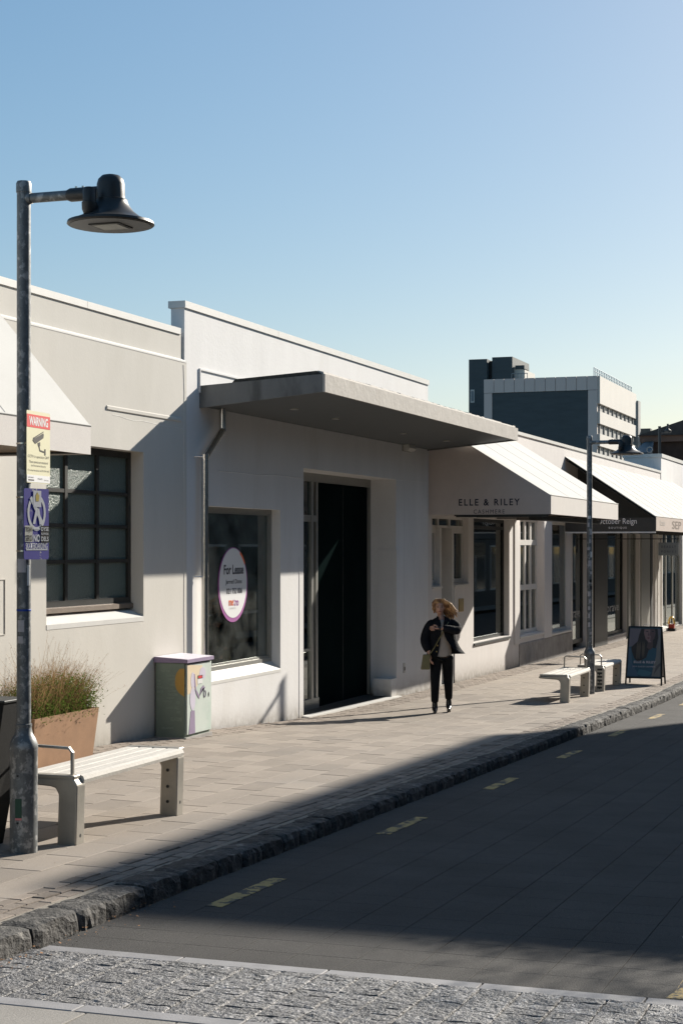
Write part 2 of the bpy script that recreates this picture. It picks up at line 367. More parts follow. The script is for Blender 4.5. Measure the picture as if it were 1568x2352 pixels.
# kerb of rough basalt blocks
kerb = MB()
for i in range(len(US) - 1):
    a, b_ = US[i], US[i + 1]
    kerb.hexa([(a, VK + .05, zr(a) - .2), (b_, VK + .05, zr(b_) - .2), (b_, VK + .23, zr(b_) - .2), (a, VK + .23, zr(a) - .2),
               (a, VK + .05, zg(a, VK) - .05), (b_, VK + .05, zg(b_, VK) - .05), (b_, VK + .23, zg(b_, VK) - .006), (a, VK + .23, zg(a, VK) - .006)])
kerb = kerb.build('kerb', M_mortar, kind='structure')
def kerb_mesh(L, seed):
    rr = random.Random(seed); nx = 8; prof = [(-.118, -.27), (-.125, -.14), (-.124, -.045), (-.112, -.008), (-.05, .004), (.05, .003), (.115, -.004), (.12, -.10)]
    b = MB(); n = len(prof)
    for i in range(nx + 1):
        e = i in (0, nx)
        for j, (y, z) in enumerate(prof):
            k = (.009 if j < 4 else .005) if 0 < j < n - 1 else 0
            b.v.append(((i / nx - .5) * L + rr.uniform(-.006, .006) * (0 if not e else 1), y + rr.uniform(-k, k) + (.016 if e and j < 4 else 0), z + rr.uniform(-k, k) * .8 - (.012 if e and 1 < j < 7 else 0)))
    b.f = [(i * n + j, (i + 1) * n + j, (i + 1) * n + j + 1, i * n + j + 1) for i in range(nx) for j in range(n - 1)]
    b.f += [tuple(range(n)), tuple(range(nx * n, nx * n + n))[::-1]]
    me = D.meshes.new('kerb_stone'); me.from_pydata(b.v, [], [f[::-1] for f in b.f]); me.materials.append(M_kerb); me.update(); return me
km = {L: [kerb_mesh(L, 10 * i + int(L * 100)) for i in range(4)] for L in (.34, .42, .50, .58)}
u = 3.0
while u < 62:
    L = random.choice((.34, .42, .50, .58)); o = D.objects.new('kerb_stone', random.choice(km[L])); col.objects.link(o); o.parent = kerb
    uc = u + L / 2; o.location = (uc, VK + .125, zg(uc, 4.75) + .004 + random.uniform(-.006, .006)); o.rotation_euler = (0, slope_rot(zg, uc, 4.75)[1] + random.uniform(-.01, .01), random.uniform(-.015, .015)); u += L + .012
# dirt collected in the gutter
b = MB()
for i in range(1500):
    uu = random.uniform(6, 40); vv = VK - abs(random.gauss(0, .05)) - .0; r = random.uniform(.003, .012)
    z = zr(uu) + .002; b.add([(uu - r, vv, z), (uu, vv - r, z), (uu + r, vv + r * .5, z + r * .5), (uu, vv, z + r)], [(0, 1, 3), (1, 2, 3), (2, 0, 3)])
b.build('gutter_grit', M_dirt, kind='stuff')
# road pavers
rm = [tile_mesh('road_paver', .2965, .3288, .04, .001, M_road, wob=.001, seed=40 + i) for i in range(4)]
rbase = grid_sheet('road_joint_bed', [8.07 + .5 * i for i in range(50)], [-1.4, 1, 3, VK - .03], lambda u, v: zr(u) + .004, M_roadbase, parent=road)
sp = [(8.25 + .298 * k, VK - .2 - .332 * r, 0) for k in range(80) for r in range(14)]
sp = [s for s in sp if s[0] < 13 or in_view(s[0], s[1])]
lay('road_paver', rm, sp, road, lambda u, v: zr(u) + .013, jit=.0002)
# yellow dashes
dash = lambda u, v: zr(u) + .0165
for k in range(9):
    u0 = 9.45 + 3.32 * k; bb = MB(); n = 5
    for i in range(n):
        a, c = u0 + 1.08 * i / n, u0 + 1.08 * (i + 1) / n
        bb.hexa([(a, 4.08, dash(a, 0) - .003), (c, 4.08, dash(c, 0) - .003), (c, 4.19, dash(c, 0) - .003), (a, 4.19, dash(a, 0) - .003), (a, 4.08, dash(a, 0)), (c, 4.08, dash(c, 0)), (c, 4.19, dash(c, 0)), (a, 4.19, dash(a, 0))])
    bb.build('lane_dash', M_yellow, road)
bb = MB().hexa([(8.13, -.2, dash(8.2, 0) - .003), (8.72, -.2, dash(8.8, 0) - .003), (8.72, 1.2, dash(8.8, 0) - .003), (8.13, 1.2, dash(8.2, 0) - .003), (8.13, -.2, dash(8.2, 0)), (8.72, -.2, dash(8.8, 0)), (8.72, 1.12, dash(8.8, 0)), (8.13, 1.22, dash(8.2, 0))])
bb.build('yellow_paint_band', M_yellow, road)
bb = MB().hexa([(8.72, -.2, dash(8.8, 0) - .003), (9.6, -.2, dash(9.6, 0) - .003), (9.6, 1.35, dash(9.6, 0) - .003), (8.72, 1.12, dash(8.8, 0) - .003), (8.72, -.2, dash(8.8, 0)), (9.6, -.2, dash(9.6, 0)), (9.6, 1.35, dash(9.6, 0)), (8.72, 1.12, dash(8.8, 0))])
bb.build('pale_road_slab', M_border, road)
# crossing: border, rough setts, border, slabs
zc = lambda u, v: zr(u) + .02
strip = grid_sheet('crossing', [-3 + .4 * i for i in range(28)], [-2, 1, 4.5], lambda u, v: zr(u) + .004, M_mortar, kind='structure')
bo = [tile_mesh('border_slab', .12, .79, .05, .004, M_border, wob=.002, seed=i) for i in range(3)]
for uu in (8.02, 6.93):
    for k in range(9):
        o = D.objects.new('border_slab', bo[k % 3]); col.objects.link(o); o.parent = strip; v = 4.1 - .8 * k
        o.location = (uu, v, zc(uu, v)); o.rotation_euler = (0, slope_rot(zc, uu, v)[1], 0)
cm = [tile_mesh('sett', .105, .197, .07, .004, M_cobble, rough=.0042, nx=5, ny=5, wob=.003, seed=60 + i) for i in range(10)]
sp = []
for k in range(9):
    for r in range(34):
        sp.append((7.04 + .109 * k, 4.44 - .205 * r + (.1 if k % 2 else 0) * 0, random.choice((0, math.pi))))
lay('sett', cm, sp, strip, lambda u, v: zc(u, v) + .002, jit=.002)
sm_ = [tile_mesh('crossing_slab', .59, .44, .05, .004, M_slab, wob=.001, seed=80 + i) for i in range(3)]
sp = [(6.56 - .6 * k, 4.3 - .45 * r - (.2 if k % 2 else 0), 0) for k in range(12) for r in range(12)]
lay('crossing_slab', sm_, sp, strip, zc, jit=.001)
# opposite pavement (outside the frame)
grid_sheet('opposite_pavement', US, [-9, -2.3], lambda u, v: zr(u) + .13, M_paver, kind='structure')

# ------------------------------------------------------------------ wall builder
def wall(u0, u1, z0, z1, v0, v1, ops):
    """slab between v0 (street side) and v1 with rectangular openings (ua, ub, za, zb)"""
    us = sorted({u0, u1, *[c for o in ops for c in o[:2]]}); zs = sorted({z0, z1, *[c for o in ops for c in o[2:]]})
    us = [c for c in us if u0 <= c <= u1]; zs = [c for c in zs if z0 <= c <= z1]
    def solid(i, j):
        if i < 0 or j < 0 or i >= len(us) - 1 or j >= len(zs) - 1: return False
        cu, cz = (us[i] + us[i + 1]) / 2, (zs[j] + zs[j + 1]) / 2
        return not any(a < cu < b and c < cz < d for a, b, c, d in ops)
    b = MB()
    def q(*p): b.add(p, [(0, 1, 2, 3)])
    for i in range(len(us) - 1):
        for j in range(len(zs) - 1):
            if not solid(i, j): continue
            a, c, d, e = us[i], us[i + 1], zs[j], zs[j + 1]
            q((a, v0, d), (c, v0, d), (c, v0, e), (a, v0, e)); q((c, v1, d), (a, v1, d), (a, v1, e), (c, v1, e))
            if not solid(i - 1, j): q((a, v1, d), (a, v0, d), (a, v0, e), (a, v1, e))
            if not solid(i + 1, j): q((c, v0, d), (c, v1, d), (c, v1, e), (c, v0, e))
            if not solid(i, j - 1): q((a, v1, d), (c, v1, d), (c, v0, d), (a, v0, d))
            if not solid(i, j + 1): q((a, v0, e), (c, v0, e), (c, v1, e), (a, v1, e))
    return b
def frame(b, u0, u1, z0, z1, v0, v1, w_, wb=None):
    wb = w_ if wb is None else wb
    b.box(u0, u0 + w_, v0, v1, z0, z1); b.box(u1 - w_, u1, v0, v1, z0, z1)
    b.box(u0 + w_, u1 - w_, v0 + .001, v1 - .001, z0, z0 + wb); b.box(u0 + w_, u1 - w_, v0 + .001, v1 - .001, z1 - w_, z1)
def shell(root, u0, u1, z1, m_out, v_in, depth=9., ceil=None, inner=True):
    """side walls, back wall, roof and floor of a shop building"""
    zb = min(zg(u0, VW), zg(u1, VW)) - .4
    MB().box(u0, u0 + .15, v_in, VW + depth, zb, z1 - .25).build('side_wall', m_out, root)
    MB().box(u1 - .15, u1, v_in, VW + depth, zb, z1 - .25).build('side_wall', m_out, root)
    MB().box(u0, u1, VW + depth, VW + depth + .2, zb, z1 - .25).build('back_wall', m_out, root)
    MB().box(u0 + .15, u1 - .15, v_in, VW + depth, z1 - .75, z1 - .55).build('roof', M_asph, root)
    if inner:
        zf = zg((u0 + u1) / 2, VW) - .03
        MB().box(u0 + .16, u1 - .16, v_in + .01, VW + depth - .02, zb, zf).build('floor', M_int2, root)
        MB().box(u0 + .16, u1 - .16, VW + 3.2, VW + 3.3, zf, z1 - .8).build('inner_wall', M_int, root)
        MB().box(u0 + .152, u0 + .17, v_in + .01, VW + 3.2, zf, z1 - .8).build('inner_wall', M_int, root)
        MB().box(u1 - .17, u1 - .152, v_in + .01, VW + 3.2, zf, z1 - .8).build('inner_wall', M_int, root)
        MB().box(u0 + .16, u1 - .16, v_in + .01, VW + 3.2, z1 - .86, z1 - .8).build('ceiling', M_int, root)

UB = P(424, 1257, VW).x; UC = P(982.5, 1257, VW).x
# ------------------------------------------------------------------ cream building (left)
B1 = thing('commercial_building', (14, VW, zg(14, VW)), 'cream plastered low building with dark barred window at far left', 'building')
V1 = VW - .03
za = (P(269, 1029, V1).z + P(330, 1041, V1).z) / 2; zb = P(107, 1411, V1 + .16).z; zbf = P(107, 1436, V1).z
wu0, wu1 = P(107, 1200, V1).x, P(330, 1200, V1).x
zled = (P(423, 829, V1).z + P(73, 742, V1).z) / 2; ztop1 = P(412, 768, VW + .02).z
lowz = zg(0, VW) - 2
wall(2, UB - .004, lowz, zled, V1, VW + .3, [(wu0, wu1, zbf - .005, za)]).build('wall', M_cream, B1)
wall(2, UB - .06, zled, ztop1, VW + .02, VW + .26, []).build('parapet', M_cream, B1)
b = MB(); x = 2.
while x < UB - .08:
    x2 = min(x + 2.4, UB - .08); b.box(x, x2 - .006, VW + .004, VW + .3, ztop1 + .0, ztop1 + .075); x = x2
b.build('coping', M_coping, B1)
MB().prism([(V1 - .004, zled - .02), (V1 - .004, zled - .005), (VW + .019, zled + .028), (VW + .019, zled + .001), (V1 - .0005, zled - .008), (V1 - .0005, zled - .02)], 2, UB - .004).build('ledge', M_coping, B1)
# hood moulding above the window
h0, h1 = P(245, 930, V1).x, P(415, 965, V1).x; hz = P(245, 930, V1).z
MB().prism([(V1 - .014, hz - .045), (V1 - .014, hz - .012), (V1 + .002, hz), (V1 + .002, hz - .055)], h0, h1).build('hood_moulding', M_cream, B1)
shell(B1, 2, UB - .006, ztop1, M_cream, VW + .31, inner=False)
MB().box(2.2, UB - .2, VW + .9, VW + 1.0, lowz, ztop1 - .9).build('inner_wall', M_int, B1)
# window: frame, bars, twelve frosted panes
fv = V1 + .16
win = MB(); frame(win, wu0, wu1, zb + .03, za, fv, fv + .07, .075, .10)
win = win.build('window', M_dark, B1)
cx = [P(154, 1200, fv).x, P(226, 1200, fv).x]
gz1 = za - .075; gz0 = zb + .13; rows = [P(154, y, fv).z for y in (1127, 1207, 1290)]
b = MB()
for c in cx: b.box(c - .03, c + .03, fv + .004, fv + .06, gz0, gz1)
b.build('mullion', M_dark, win)
gl_x = [wu0 + .075] + cx + [wu1 - .075]; gl_z = [gz1] + rows + [gz0]
for z in rows:
    for i in range(3):
        MB().box(gl_x[i] + (.03 if i else 0), gl_x[i + 1] - (.03 if i < 2 else 0), fv + .008, fv + .055, z - .02, z + .02).build('glazing_bar', M_dark, win)
for i in range(3):
    for j in range(4):
        MB().box(gl_x[i] + (.03 if i else 0), gl_x[i + 1] - (.03 if i < 2 else 0), fv + .03, fv + .036, gl_z[j + 1] + .02 * (j < 3), gl_z[j] - .02 * (j > 0)).build('pane', M_frost, win)
MB().hexa([(wu0, fv - .03, zb + .005), (wu1, fv - .03, zb + .005), (wu1, fv + .07, zb + .005), (wu0, fv + .07, zb + .005), (wu0, fv - .03, zb + .055), (wu1, fv - .03, zb + .055), (wu1, fv + .07, zb + .09), (wu0, fv + .07, zb + .09)]).build('sill_board', M_brownsill, win)
MB().prism([(V1 - .004, zbf), (fv + .05, zb + .004), (VW + .28, zb + .004), (VW + .28, zbf - .05), (V1 - .004, zbf - .05)], wu0 + .001, wu1 - .001).build('sill', M_coping, B1)
# meter cover at the far left
b = MB(); m0 = P(-60, 1330, V1).x; m1 = P(12, 1330, V1).x; mz = P(6, 1330, V1).z; frame(b, m0, m1, mz - .55, mz, V1 - .008, V1 + .01, .008); b.build('meter_cover', M_cream, B1)
def crack(name, pts, v, m, par, r_=.004):
    MB().tube([P(x, y, v) for x, y in pts], r_, 4).build(name, m, par)
crack('plaster_crack', [(258, 953), (275, 956), (290, 962), (305, 966), (325, 967), (350, 972), (372, 978), (395, 980), (420, 985)], V1 + .001, M_coping, B1)
crack('plaster_crack', [(421, 838), (423, 900), (422, 1000), (423.5, 1200), (422, 1400), (423, 1500)], V1 + .0, M_cream, B1, .005)
# white awning of the cream building
def awning(parent, u0, u1, vf, zb_, zv, zt, mt, mv, ms, closed, lining=None, frm=None, vw=VW):
    t = .012
    aw = MB().prism([(vf, zv), (vw, zt), (vw, zt - t), (vf + t, zv - t)], u0, u1)
    aw = aw.build('awning', mt, parent)
    MB().box(u0, u1, vf - .004, vf + .008, zb_, zv).build('valance', mv, aw)
    MB().tube([(u0, vf, zv - .0), (u1, vf, zv - .0)], .012, 6).build('edge_piping', mt, aw)
    ns = max(2, int((u1 - u0) / 1.35)); nv = Vector((0, -(zt - zv), (vf - vw))).normalized() * -1
    nv = Vector((0, zv - zt, vw - vf)).normalized()
    for i in range(1, ns):
        uu = u0 + (u1 - u0) * i / ns; MB().hexa([tuple(Vector(p) + nv * o_) for o_ in (.0005, .0035) for p in ((uu - .012, vf, zv), (uu + .012, vf, zv), (uu + .012, vw, zt), (uu - .012, vw, zt))]).build('seam', mt, aw)
    for c in closed:
        uu = u0 if c == 'near' else u1
        MB().prism([(vf, zb_), (vf, zv - .004), (vw, zt - .004), (vw, zb_)], uu - .004, uu + .004).build('side_panel', ms, aw)
    fr = MB()
    n = max(2, int((u1 - u0) / 1.6) + 1)
    for i in range(n):
        uu = u0 + .03 + (u1 - u0 - .06) * i / (n - 1)
        fr.tube([(uu, vf + .03, zv - .03), (uu, vw - .01, zt - .035)], .014, 6); fr.tube([(uu, vf + .03, zb_ + .02), (uu, vw - .01, zb_ + .02)], .014, 6)
        fr.tube([(uu, vf + .03, zb_ + .02), (uu, vf + .03, zv - .03)], .014, 6)
    fr.tube([(u0, vf + .03, zb_ + .02), (u1, vf + .03, zb_ + .02)], .014, 6)
    fr.build('awning_frame', frm or M_dark, aw)
    if lining: MB().prism([(vf + .03, zv - .06), (vw - .02, zt - .09), (vw - .02, zt - .10), (vf + .03, zv - .07)], u0 + .01, u1 - .01).build('lining', lining, aw)
    return aw
vfa = 7.15; c0 = P(208, 978, vfa)
aw1 = awning(B1, 3.5, c0.x, vfa, P(208, 1044, vfa).z, c0.z, c0.z + 1.70, M_canvas, M_canvasl, M_canvasl, ['far'], M_amber)
aw1['label'] = 'white canvas awning with amber lining'

# ------------------------------------------------------------------ white building with canopy
B2 = thing('commercial_building', ((UB + UC) / 2, VW, zg(24, VW)), 'white plastered building with dark flat canopy and tall black doorway', 'building')
ztop2 = (P(423, 699, VW).z + P(980, 881, VW).z) / 2
W2 = [P(476, 1400, VW).x, P(644, 1400, VW).x, (P(484, 1566, VW).z + P(644, 1537, VW).z) / 2, (P(560, 1166, VW).z + P(644, 1172, VW).z) / 2]
E2 = [P(697, 1400, VW).x, P(909, 1400, VW).x, lowz + .1, (P(700, 1077, VW).z + P(907, 1100, VW).z) / 2]
zbelow = lowz
TK2 = .18
def opening(o, th): return o
w2 = wall(UB, UC, lowz, W2[3] + .9, VW, VW + .45, [tuple(W2), (E2[0], E2[1], lowz - 1, E2[3])])
w2.build('wall', M_white, B2)
wall(UB, UC, W2[3] + .9, ztop2, VW, VW + TK2, []).build('parapet', M_white, B2)
b = MB(); x = UB - .02
while x < UC:
    x2 = min(x + 3.1, UC + .02); b.box(x, x2 - .006, VW - .02, VW + TK2 + .03, ztop2 - .03, ztop2 + .055); x = x2
b.build('coping', M_coping, B2)
shell(B2, UB + .003, UC - .003, ztop2 - .4, M_white, VW + .46)
# raised panel behind the canopy
r0, r1 = P(457, 846, VW), P(640, 880, VW)
b = MB(); frame(b, r0.x, r0.x + 6.0, r0.z - .30, r0.z, VW - .02, VW + .01, .02); b.build('raised_moulding', M_white, B2)
crack('render_joint', [(500, 1082), (540, 1085), (580, 1090), (640, 1092), (690, 1098)], VW + .001, M_white, B2, .006)
crack('render_joint', [(909, 1103), (940, 1104), (978, 1108)], VW + .001, M_white, B2, .006)
crack('plaster_crack', [(927, 1112), (926.5, 1250), (927.5, 1400), (927, 1500), (926, 1590)], VW + .002, M_plinth, B2, .003)
# shop window with the lease sign
vg = VW + .13; W2f = W2[2]; W2[2] = P(484, 1538, vg).z - .06
win = MB(); frame(win, W2[0], W2[1], W2[2] + .04, W2[3], vg, vg + .06, .05); frame(win, W2[0] + .05, W2[1] - .05, W2[2] + .09, W2[3] - .05, vg + .02, vg + .07, .03)
win = win.build('window', M_alu, B2)
MB().box(W2[0] + .08, W2[1] - .08, vg + .04, vg + .048, W2[2] + .12, W2[3] - .08).build('pane', G_lease, win)
MB().prism([(VW - .004, W2f + .002), (vg + .03, W2[2] + .055), (VW + .44, W2[2] + .055), (VW + .44, W2f - .04), (VW - .004, W2f - .04)], W2[0] + .001, W2[1] - .001).build('sill', M_coping, B2)
lc = P(536, 1343, vg + .03); rz = 86 / FPX * (lc.x * CT + lc.y * ST) ; 
M_purple = flat('lease_purple', (.36, .10, .33)); M_lwhite = flat('lease_white', (.80, .80, .80)); M_orange = flat('lease_orange', (.75, .14, .03)); M_ink = flat('dark_ink', (.02, .02, .04))
ls = thing('lease_sign', (lc.x, lc.y, lc.z), 'round white For Lease sign with purple rim stuck in shop window', 'sign')
def disc(c, r, y, seg=40, a0=0, a1=2 * math.pi, rin=0):
    if rin: return [(c.x + r * math.cos(a0 + (a1 - a0) * i / seg), y, c.z + r * math.sin(a0 + (a1 - a0) * i / seg)) for i in range(seg + 1)] + [(c.x + rin * math.cos(a1 - (a1 - a0) * i / seg), y, c.z + rin * math.sin(a1 - (a1 - a0) * i / seg)) for i in range(seg + 1)]
    return [(c.x + r * math.cos(a0 + (a1 - a0) * i / seg), y, c.z + r * math.sin(a0 + (a1 - a0) * i / seg)) for i in range(seg)]
ra = rz; ycf = vg + .036
MB().prism([(p[0], p[2]) for p in disc(lc, ra, ycf)], ycf, ycf - .003, 'y').build('sign_rim', M_purple, ls)
c3 = lc + Vector((-.0, 0, ra * .045))
MB().prism([(p[0], p[2]) for p in disc(c3, ra * .93, ycf)], ycf - .004, ycf - .006, 'y').build('sign_face', M_lwhite, ls)
MB().prism([(p[0], p[2]) for p in disc(lc, ra * 1.0, ycf, 8, R(35), R(62), ra * .93)], ycf - .0035, ycf - .008, 'y').build('orange_segment', M_orange, ls)
def ltxt(s, y, px0, px1, hpx, m, bold=0.0):
    a, c = P(px0, y, ycf), P(px1, y, ycf); k = (a.x * CT + a.y * ST + c.x * CT + c.y * ST) / 2 / FPX
    return text('lettering', s, ((a.x + c.x) / 2, ycf - .0075, (a.z + c.z) / 2), c.x - a.x, hpx * k, 'front', m, ls, bold=bold, off=.001)
ltxt('For Lease', 1308, 513, 558, 22, M_ink, .02); ltxt('Jarred Dons', 1337, 517, 554, 13, M_ink, .01); ltxt('021 752 006', 1357, 519, 555, 13, M_ink, .01)
ltxt('me', 1385, 524.5, 535, 13, M_orange, .02); ltxt('t', 1383, 536, 538, 17, M_purple, .02); ltxt('ro', 1385, 539, 547, 13, M_purple, .02); ltxt('COMMERCIAL', 1397, 525, 541, 4, flat('grey_ink', (.45, .45, .45)))
# entrance: back frame, glazed side light, black door, threshold
ve = VW + .452; zE = E2[3]; zth = zg((E2[0] + E2[1]) / 2, VW)
door_u1 = P(848, 1400, ve).x
b = MB()
for xa, xb in ((665, 668.5), (672, 675)): pass
sx0, sx1 = P(718, 1400, ve).x, P(733, 1400, ve).x
b = MB(); b.box(E2[0] - .4, E2[1], ve + .0, ve + .12, zE - .13, zE + .05); b.box(P(849, 1400, ve).x, E2[1] + .02, ve, ve + .14, lowz, zE - .13)
dfr = b.build('door_frame', M_alu, B2)
sl_ = MB(); sl_.box(sx0 - .02, sx0 + .07, ve + .01, ve + .09, lowz, zE - .13); sl_.box(sx1 - .09, sx1, ve + .02, ve + .10, lowz, zE - .13)
ztr = P(725, 1191, ve).z
sl_.box(E2[0] - .4, sx1 - .09, ve + .02, ve + .08, ztr - .05, ztr + .05); sl_.box(E2[0] - .4, sx1, ve + .0, ve + .1, zth - .05, zth + .16)
sl_.box(E2[0] - .4, sx0 - .02, ve + .03, ve + .07, zth + .9, zth + .94)
sl_ = sl_.build('side_light', M_alu, B2)
MB().box(E2[0] - .4, sx0 - .02, ve + .045, ve + .051, zth + .16, zE - .14).build('pane', G_shop, sl_)
M_doorb = mat('black_door', (.006, .011, .011), .9, var=.3, vs_=.8, bump=.03, spec=0)
dr = MB().box(sx1, P(849, 1400, ve).x, ve + .05, ve + .09, zth - .1, zE - .13).build('door', M_doorb, B2)
n = 4; du = (P(849, 1400, ve).x - sx1) / n
for i in (2,): MB().box(sx1 + du * i - .006, sx1 + du * i + .006, ve + .044, ve + .05, zth, zE - .14).build('door_seam', M_black, dr)
MB().box(E2[0] + .01, E2[1] - .01, VW + .03, ve + .2, zth - .4, zth + .005).build('entrance_floor', mat('entrance_tile', (.05, .05, .048), .7, var=.2, bump=.1), B2)
MB().hexa([(E2[0] - .05, VW - .10, zg(E2[0], VW) - .1), (E2[1] + .02, VW - .10, zg(E2[1], VW) - .1), (E2[1] + .02, VW + .03, zg(E2[1], VW) - .1), (E2[0] - .05, VW + .03, zg(E2[0], VW) - .1),
           (E2[0] - .05, VW - .10, zg(E2[0], VW) + .012), (E2[1] + .02, VW - .10, zg(E2[1], VW) + .012), (E2[1] + .02, VW + .03, zg(E2[1], VW) + .02), (E2[0] - .05, VW + .03, zg(E2[0], VW) + .02)]).build('threshold', M_coping, B2)
MB().box(P(863, 1400, VW + .25).x, E2[1] - .0, VW - .02, VW + .30, lowz, P(909, 1557, VW).z).build('plinth_block', M_white, B2)
MB().box(E2[1] - .012, E2[1] + .25, VW - .012, VW + .32, P(909, 1557, VW).z, P(909, 1262, VW).z).build('pier_casing', M_white, B2)
b = MB(); uu = P(687, 1400, VW).x; b.box(uu - .006, uu + .012, VW - .006, VW + .002, zth - .1, P(687, 1280, VW).z); b.build('joint_bead', M_white, B2)
so = P(927, 1534, VW); MB().cbox(so.x - .05, so.x + .05, VW - .012, VW, so.z - .085, so.z + .085, .004).build('socket_plate', mat('socket', (.5, .48, .44), .5), B2)
MB().cbox(so.x - .02, so.x + .02, VW - .022, VW - .012, so.z - .045, so.z + .02, .004).build('socket_insert', M_black, B2)
# canopy
PC = 1.66; vc = VW - PC; cu0, cu1 = P(458, 937, VW).x, P(1185, 1000, vc).x + .12
prof = [(VW, P(458, 937, VW).z), (VW, P(458, 886, VW).z), (vc, P(748, 859, vc).z), (vc, P(751, 901, vc).z)]
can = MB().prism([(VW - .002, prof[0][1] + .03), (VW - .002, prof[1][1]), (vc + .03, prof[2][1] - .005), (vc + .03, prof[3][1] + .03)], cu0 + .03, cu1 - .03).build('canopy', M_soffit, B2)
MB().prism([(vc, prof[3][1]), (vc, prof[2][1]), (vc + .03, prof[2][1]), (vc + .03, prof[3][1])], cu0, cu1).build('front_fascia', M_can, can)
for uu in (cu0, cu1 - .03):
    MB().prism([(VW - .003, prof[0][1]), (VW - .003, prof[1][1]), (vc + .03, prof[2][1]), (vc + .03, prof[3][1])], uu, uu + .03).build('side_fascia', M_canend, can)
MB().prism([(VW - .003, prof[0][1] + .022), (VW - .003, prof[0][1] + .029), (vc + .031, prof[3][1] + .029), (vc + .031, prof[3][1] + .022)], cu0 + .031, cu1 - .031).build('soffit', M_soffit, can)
k = .26
yv = VW - PC * k; yz = prof[1][1] + (prof[2][1] - prof[1][1]) * k
b = MB(); segs = 60
for i in range(segs):   # uneven roofing edge on top
    a, c = cu0 + .02 + (cu1 - cu0 - .04) * i / segs, cu0 + .02 + (cu1 - cu0 - .04) * (i + 1) / segs; j = random.uniform(-.008, .008)
    b.prism([(yv, yz + .002), (yv - .04, yz + .05 + j), (vc + .12, prof[2][1] + .05 + j), (vc + .05, prof[2][1] + .002)], a, c)
b.build('roof_slab', [M_moss], can)
b = MB()
for i in range(segs):
    a, c = cu0 + .06 + (cu1 - cu0 - .1) * i / segs, cu0 + .06 + (cu1 - cu0 - .1) * (i + 1) / segs; j = random.uniform(-.006, .006)
    b.prism([(vc + .035, prof[2][1]), (vc + .045, prof[2][1] + .035 + j), (vc + .118, prof[2][1] + .053 + j), (vc + .13, prof[2][1] + .01)], a, c)
b.build('roof_edge', M_can, can)
for px, py in ((676, 939), (771, 961), (925, 995), (1025, 1012)):
    lo, hi = VW, vc
    for _ in range(30):
        mid = (lo + hi) / 2; t = (VW - mid) / PC; zs_ = prof[0][1] + (prof[3][1] - prof[0][1]) * t + .02
        p = P(px, py, mid)
        if p.z > zs_: lo = mid
        else: hi = mid
    p = P(px, py, mid)
    MB().lathe([(.055, 0), (.055, .03)], (p.x, p.y, zs_ - .012), 16).build('downlight', flat('downlight_glass', (.45, .44, .40), .3), can)
el = P(940, 1029, VW - .07)
b = MB().prism([(VW - .001, el.z - .05), (VW - .09, el.z - .055), (VW - .13, el.z - .01), (VW - .12, el.z + .05), (VW - .001, el.z + .055)], el.x - .2, el.x + .2)
lt = thing('bulkhead_light', (el.x, VW, el.z), 'oval bulkhead light on the white wall beneath the canopy', 'light')
b.build('diffuser', mat('opal_plastic', (.55, .54, .50), .4), lt); MB().box(el.x - .21, el.x + .21, VW - .02, VW - .001, el.z - .065, el.z + .065).build('back_plate', M_alu, lt)
# downpipe
dp = MB(); vp = VW - .10; d1 = P(511, 938, vp); d2 = P(511, 991, vp); d3 = P(470.5, 1047, vp)
zpb = zg(d3.x, VW) - .05
dp.tube([(d1.x, vp, d1.z + .1), (d2.x, vp, d2.z + .02), (d2.x - .0, vp, d2.z)], .045, 16)
dp = MB(); dp.tube([(d1.x, vp, d1.z + .12), (d1.x, vp, d2.z)], .045, 18); dp.tube([(d2.x + .003, vp, d2.z + .02), (d3.x, vp, d3.z - .02)], .0445, 18); dp.tube([(d3.x, vp, d3.z + .01), (d3.x, vp, zpb)], .045, 18)
dpo = dp.build('downpipe', M_steel, B2, smooth='auto')
for py in (1049, 1325):
    p = P(470.5, py, vp); MB().tube([(p.x - .0, vp, p.z - .012), (p.x, vp, p.z + .012)], .052, 16).tube([(p.x - .04, vp, p.z), (p.x - .10, VW - .004, p.z)], .008, 6).build('pipe_bracket', M_steel, dpo)
for py in (1049, 1240):
    p = P(470.5, py, vp); MB().tube([(p.x, vp, p.z - .03), (p.x, vp, p.z + .03)], .0475, 16).build('pipe_collar', M_steel, dpo)

# ------------------------------------------------------------------ shop row (right)
UD = P(1515.6, 1100, VW).x
B3 = thing('commercial_building', ((UC + UD) / 2, VW, zg(40, VW)), 'long white shop row with putty and white awnings', 'building')
ztop3 = (P(1187, 995, VW).z + P(1510, 1087, VW).z) / 2
def O(x0, x1, yt, yb, v=VW):
    xm = (x0 + x1) / 2; return [P(x0, 1300, v).x, P(x1, 1300, v).x, P(xm, yb, v).z, P(xm, yt, v).z]
tr = O(990, 1070, 1186, 1213); wl = O(992, 1012, 1213.5, 1350); dw = [P(1012, 1300, VW).x, P(1044, 1300, VW).x, lowz - 1, tr[2] - .0]
wr = O(1044, 1075, 1213.5, 1340); sw = O(1087, 1169, 1192, 1468); gw_ = O(1192, 1246, 1188, 1456); w3 = O(1265, 1311, 1200, 1449)
br1 = O(1314, 1348, 1205, 1478); dk = [P(1358, 1300, VW).x, P(1378, 1300, VW).x, lowz - 1, br1[3]]
br2 = O(1394, 1438, 1205, 1458); w5 = O(1443, 1466, 1205, 1446); w6 = O(1517, 1567, 1215, 1440)
dk = O(1361, 1392, 1205, 1500)
ops = [tuple(o) for o in (sw, gw_, w3, br2, w5)] + [(wl[0], wr[1], wr[2], tr[3])] + [(dw[0], dw[1], lowz - 1, wr[2])] + [(br1[0], br1[1], zg(br1[0], VW) + .04, br1[3])]
zrow = ztop3 - .9
wall(UC + .004, UD, lowz, zrow, VW - .0, VW + .3, ops).build('wall', M_white2, B3)
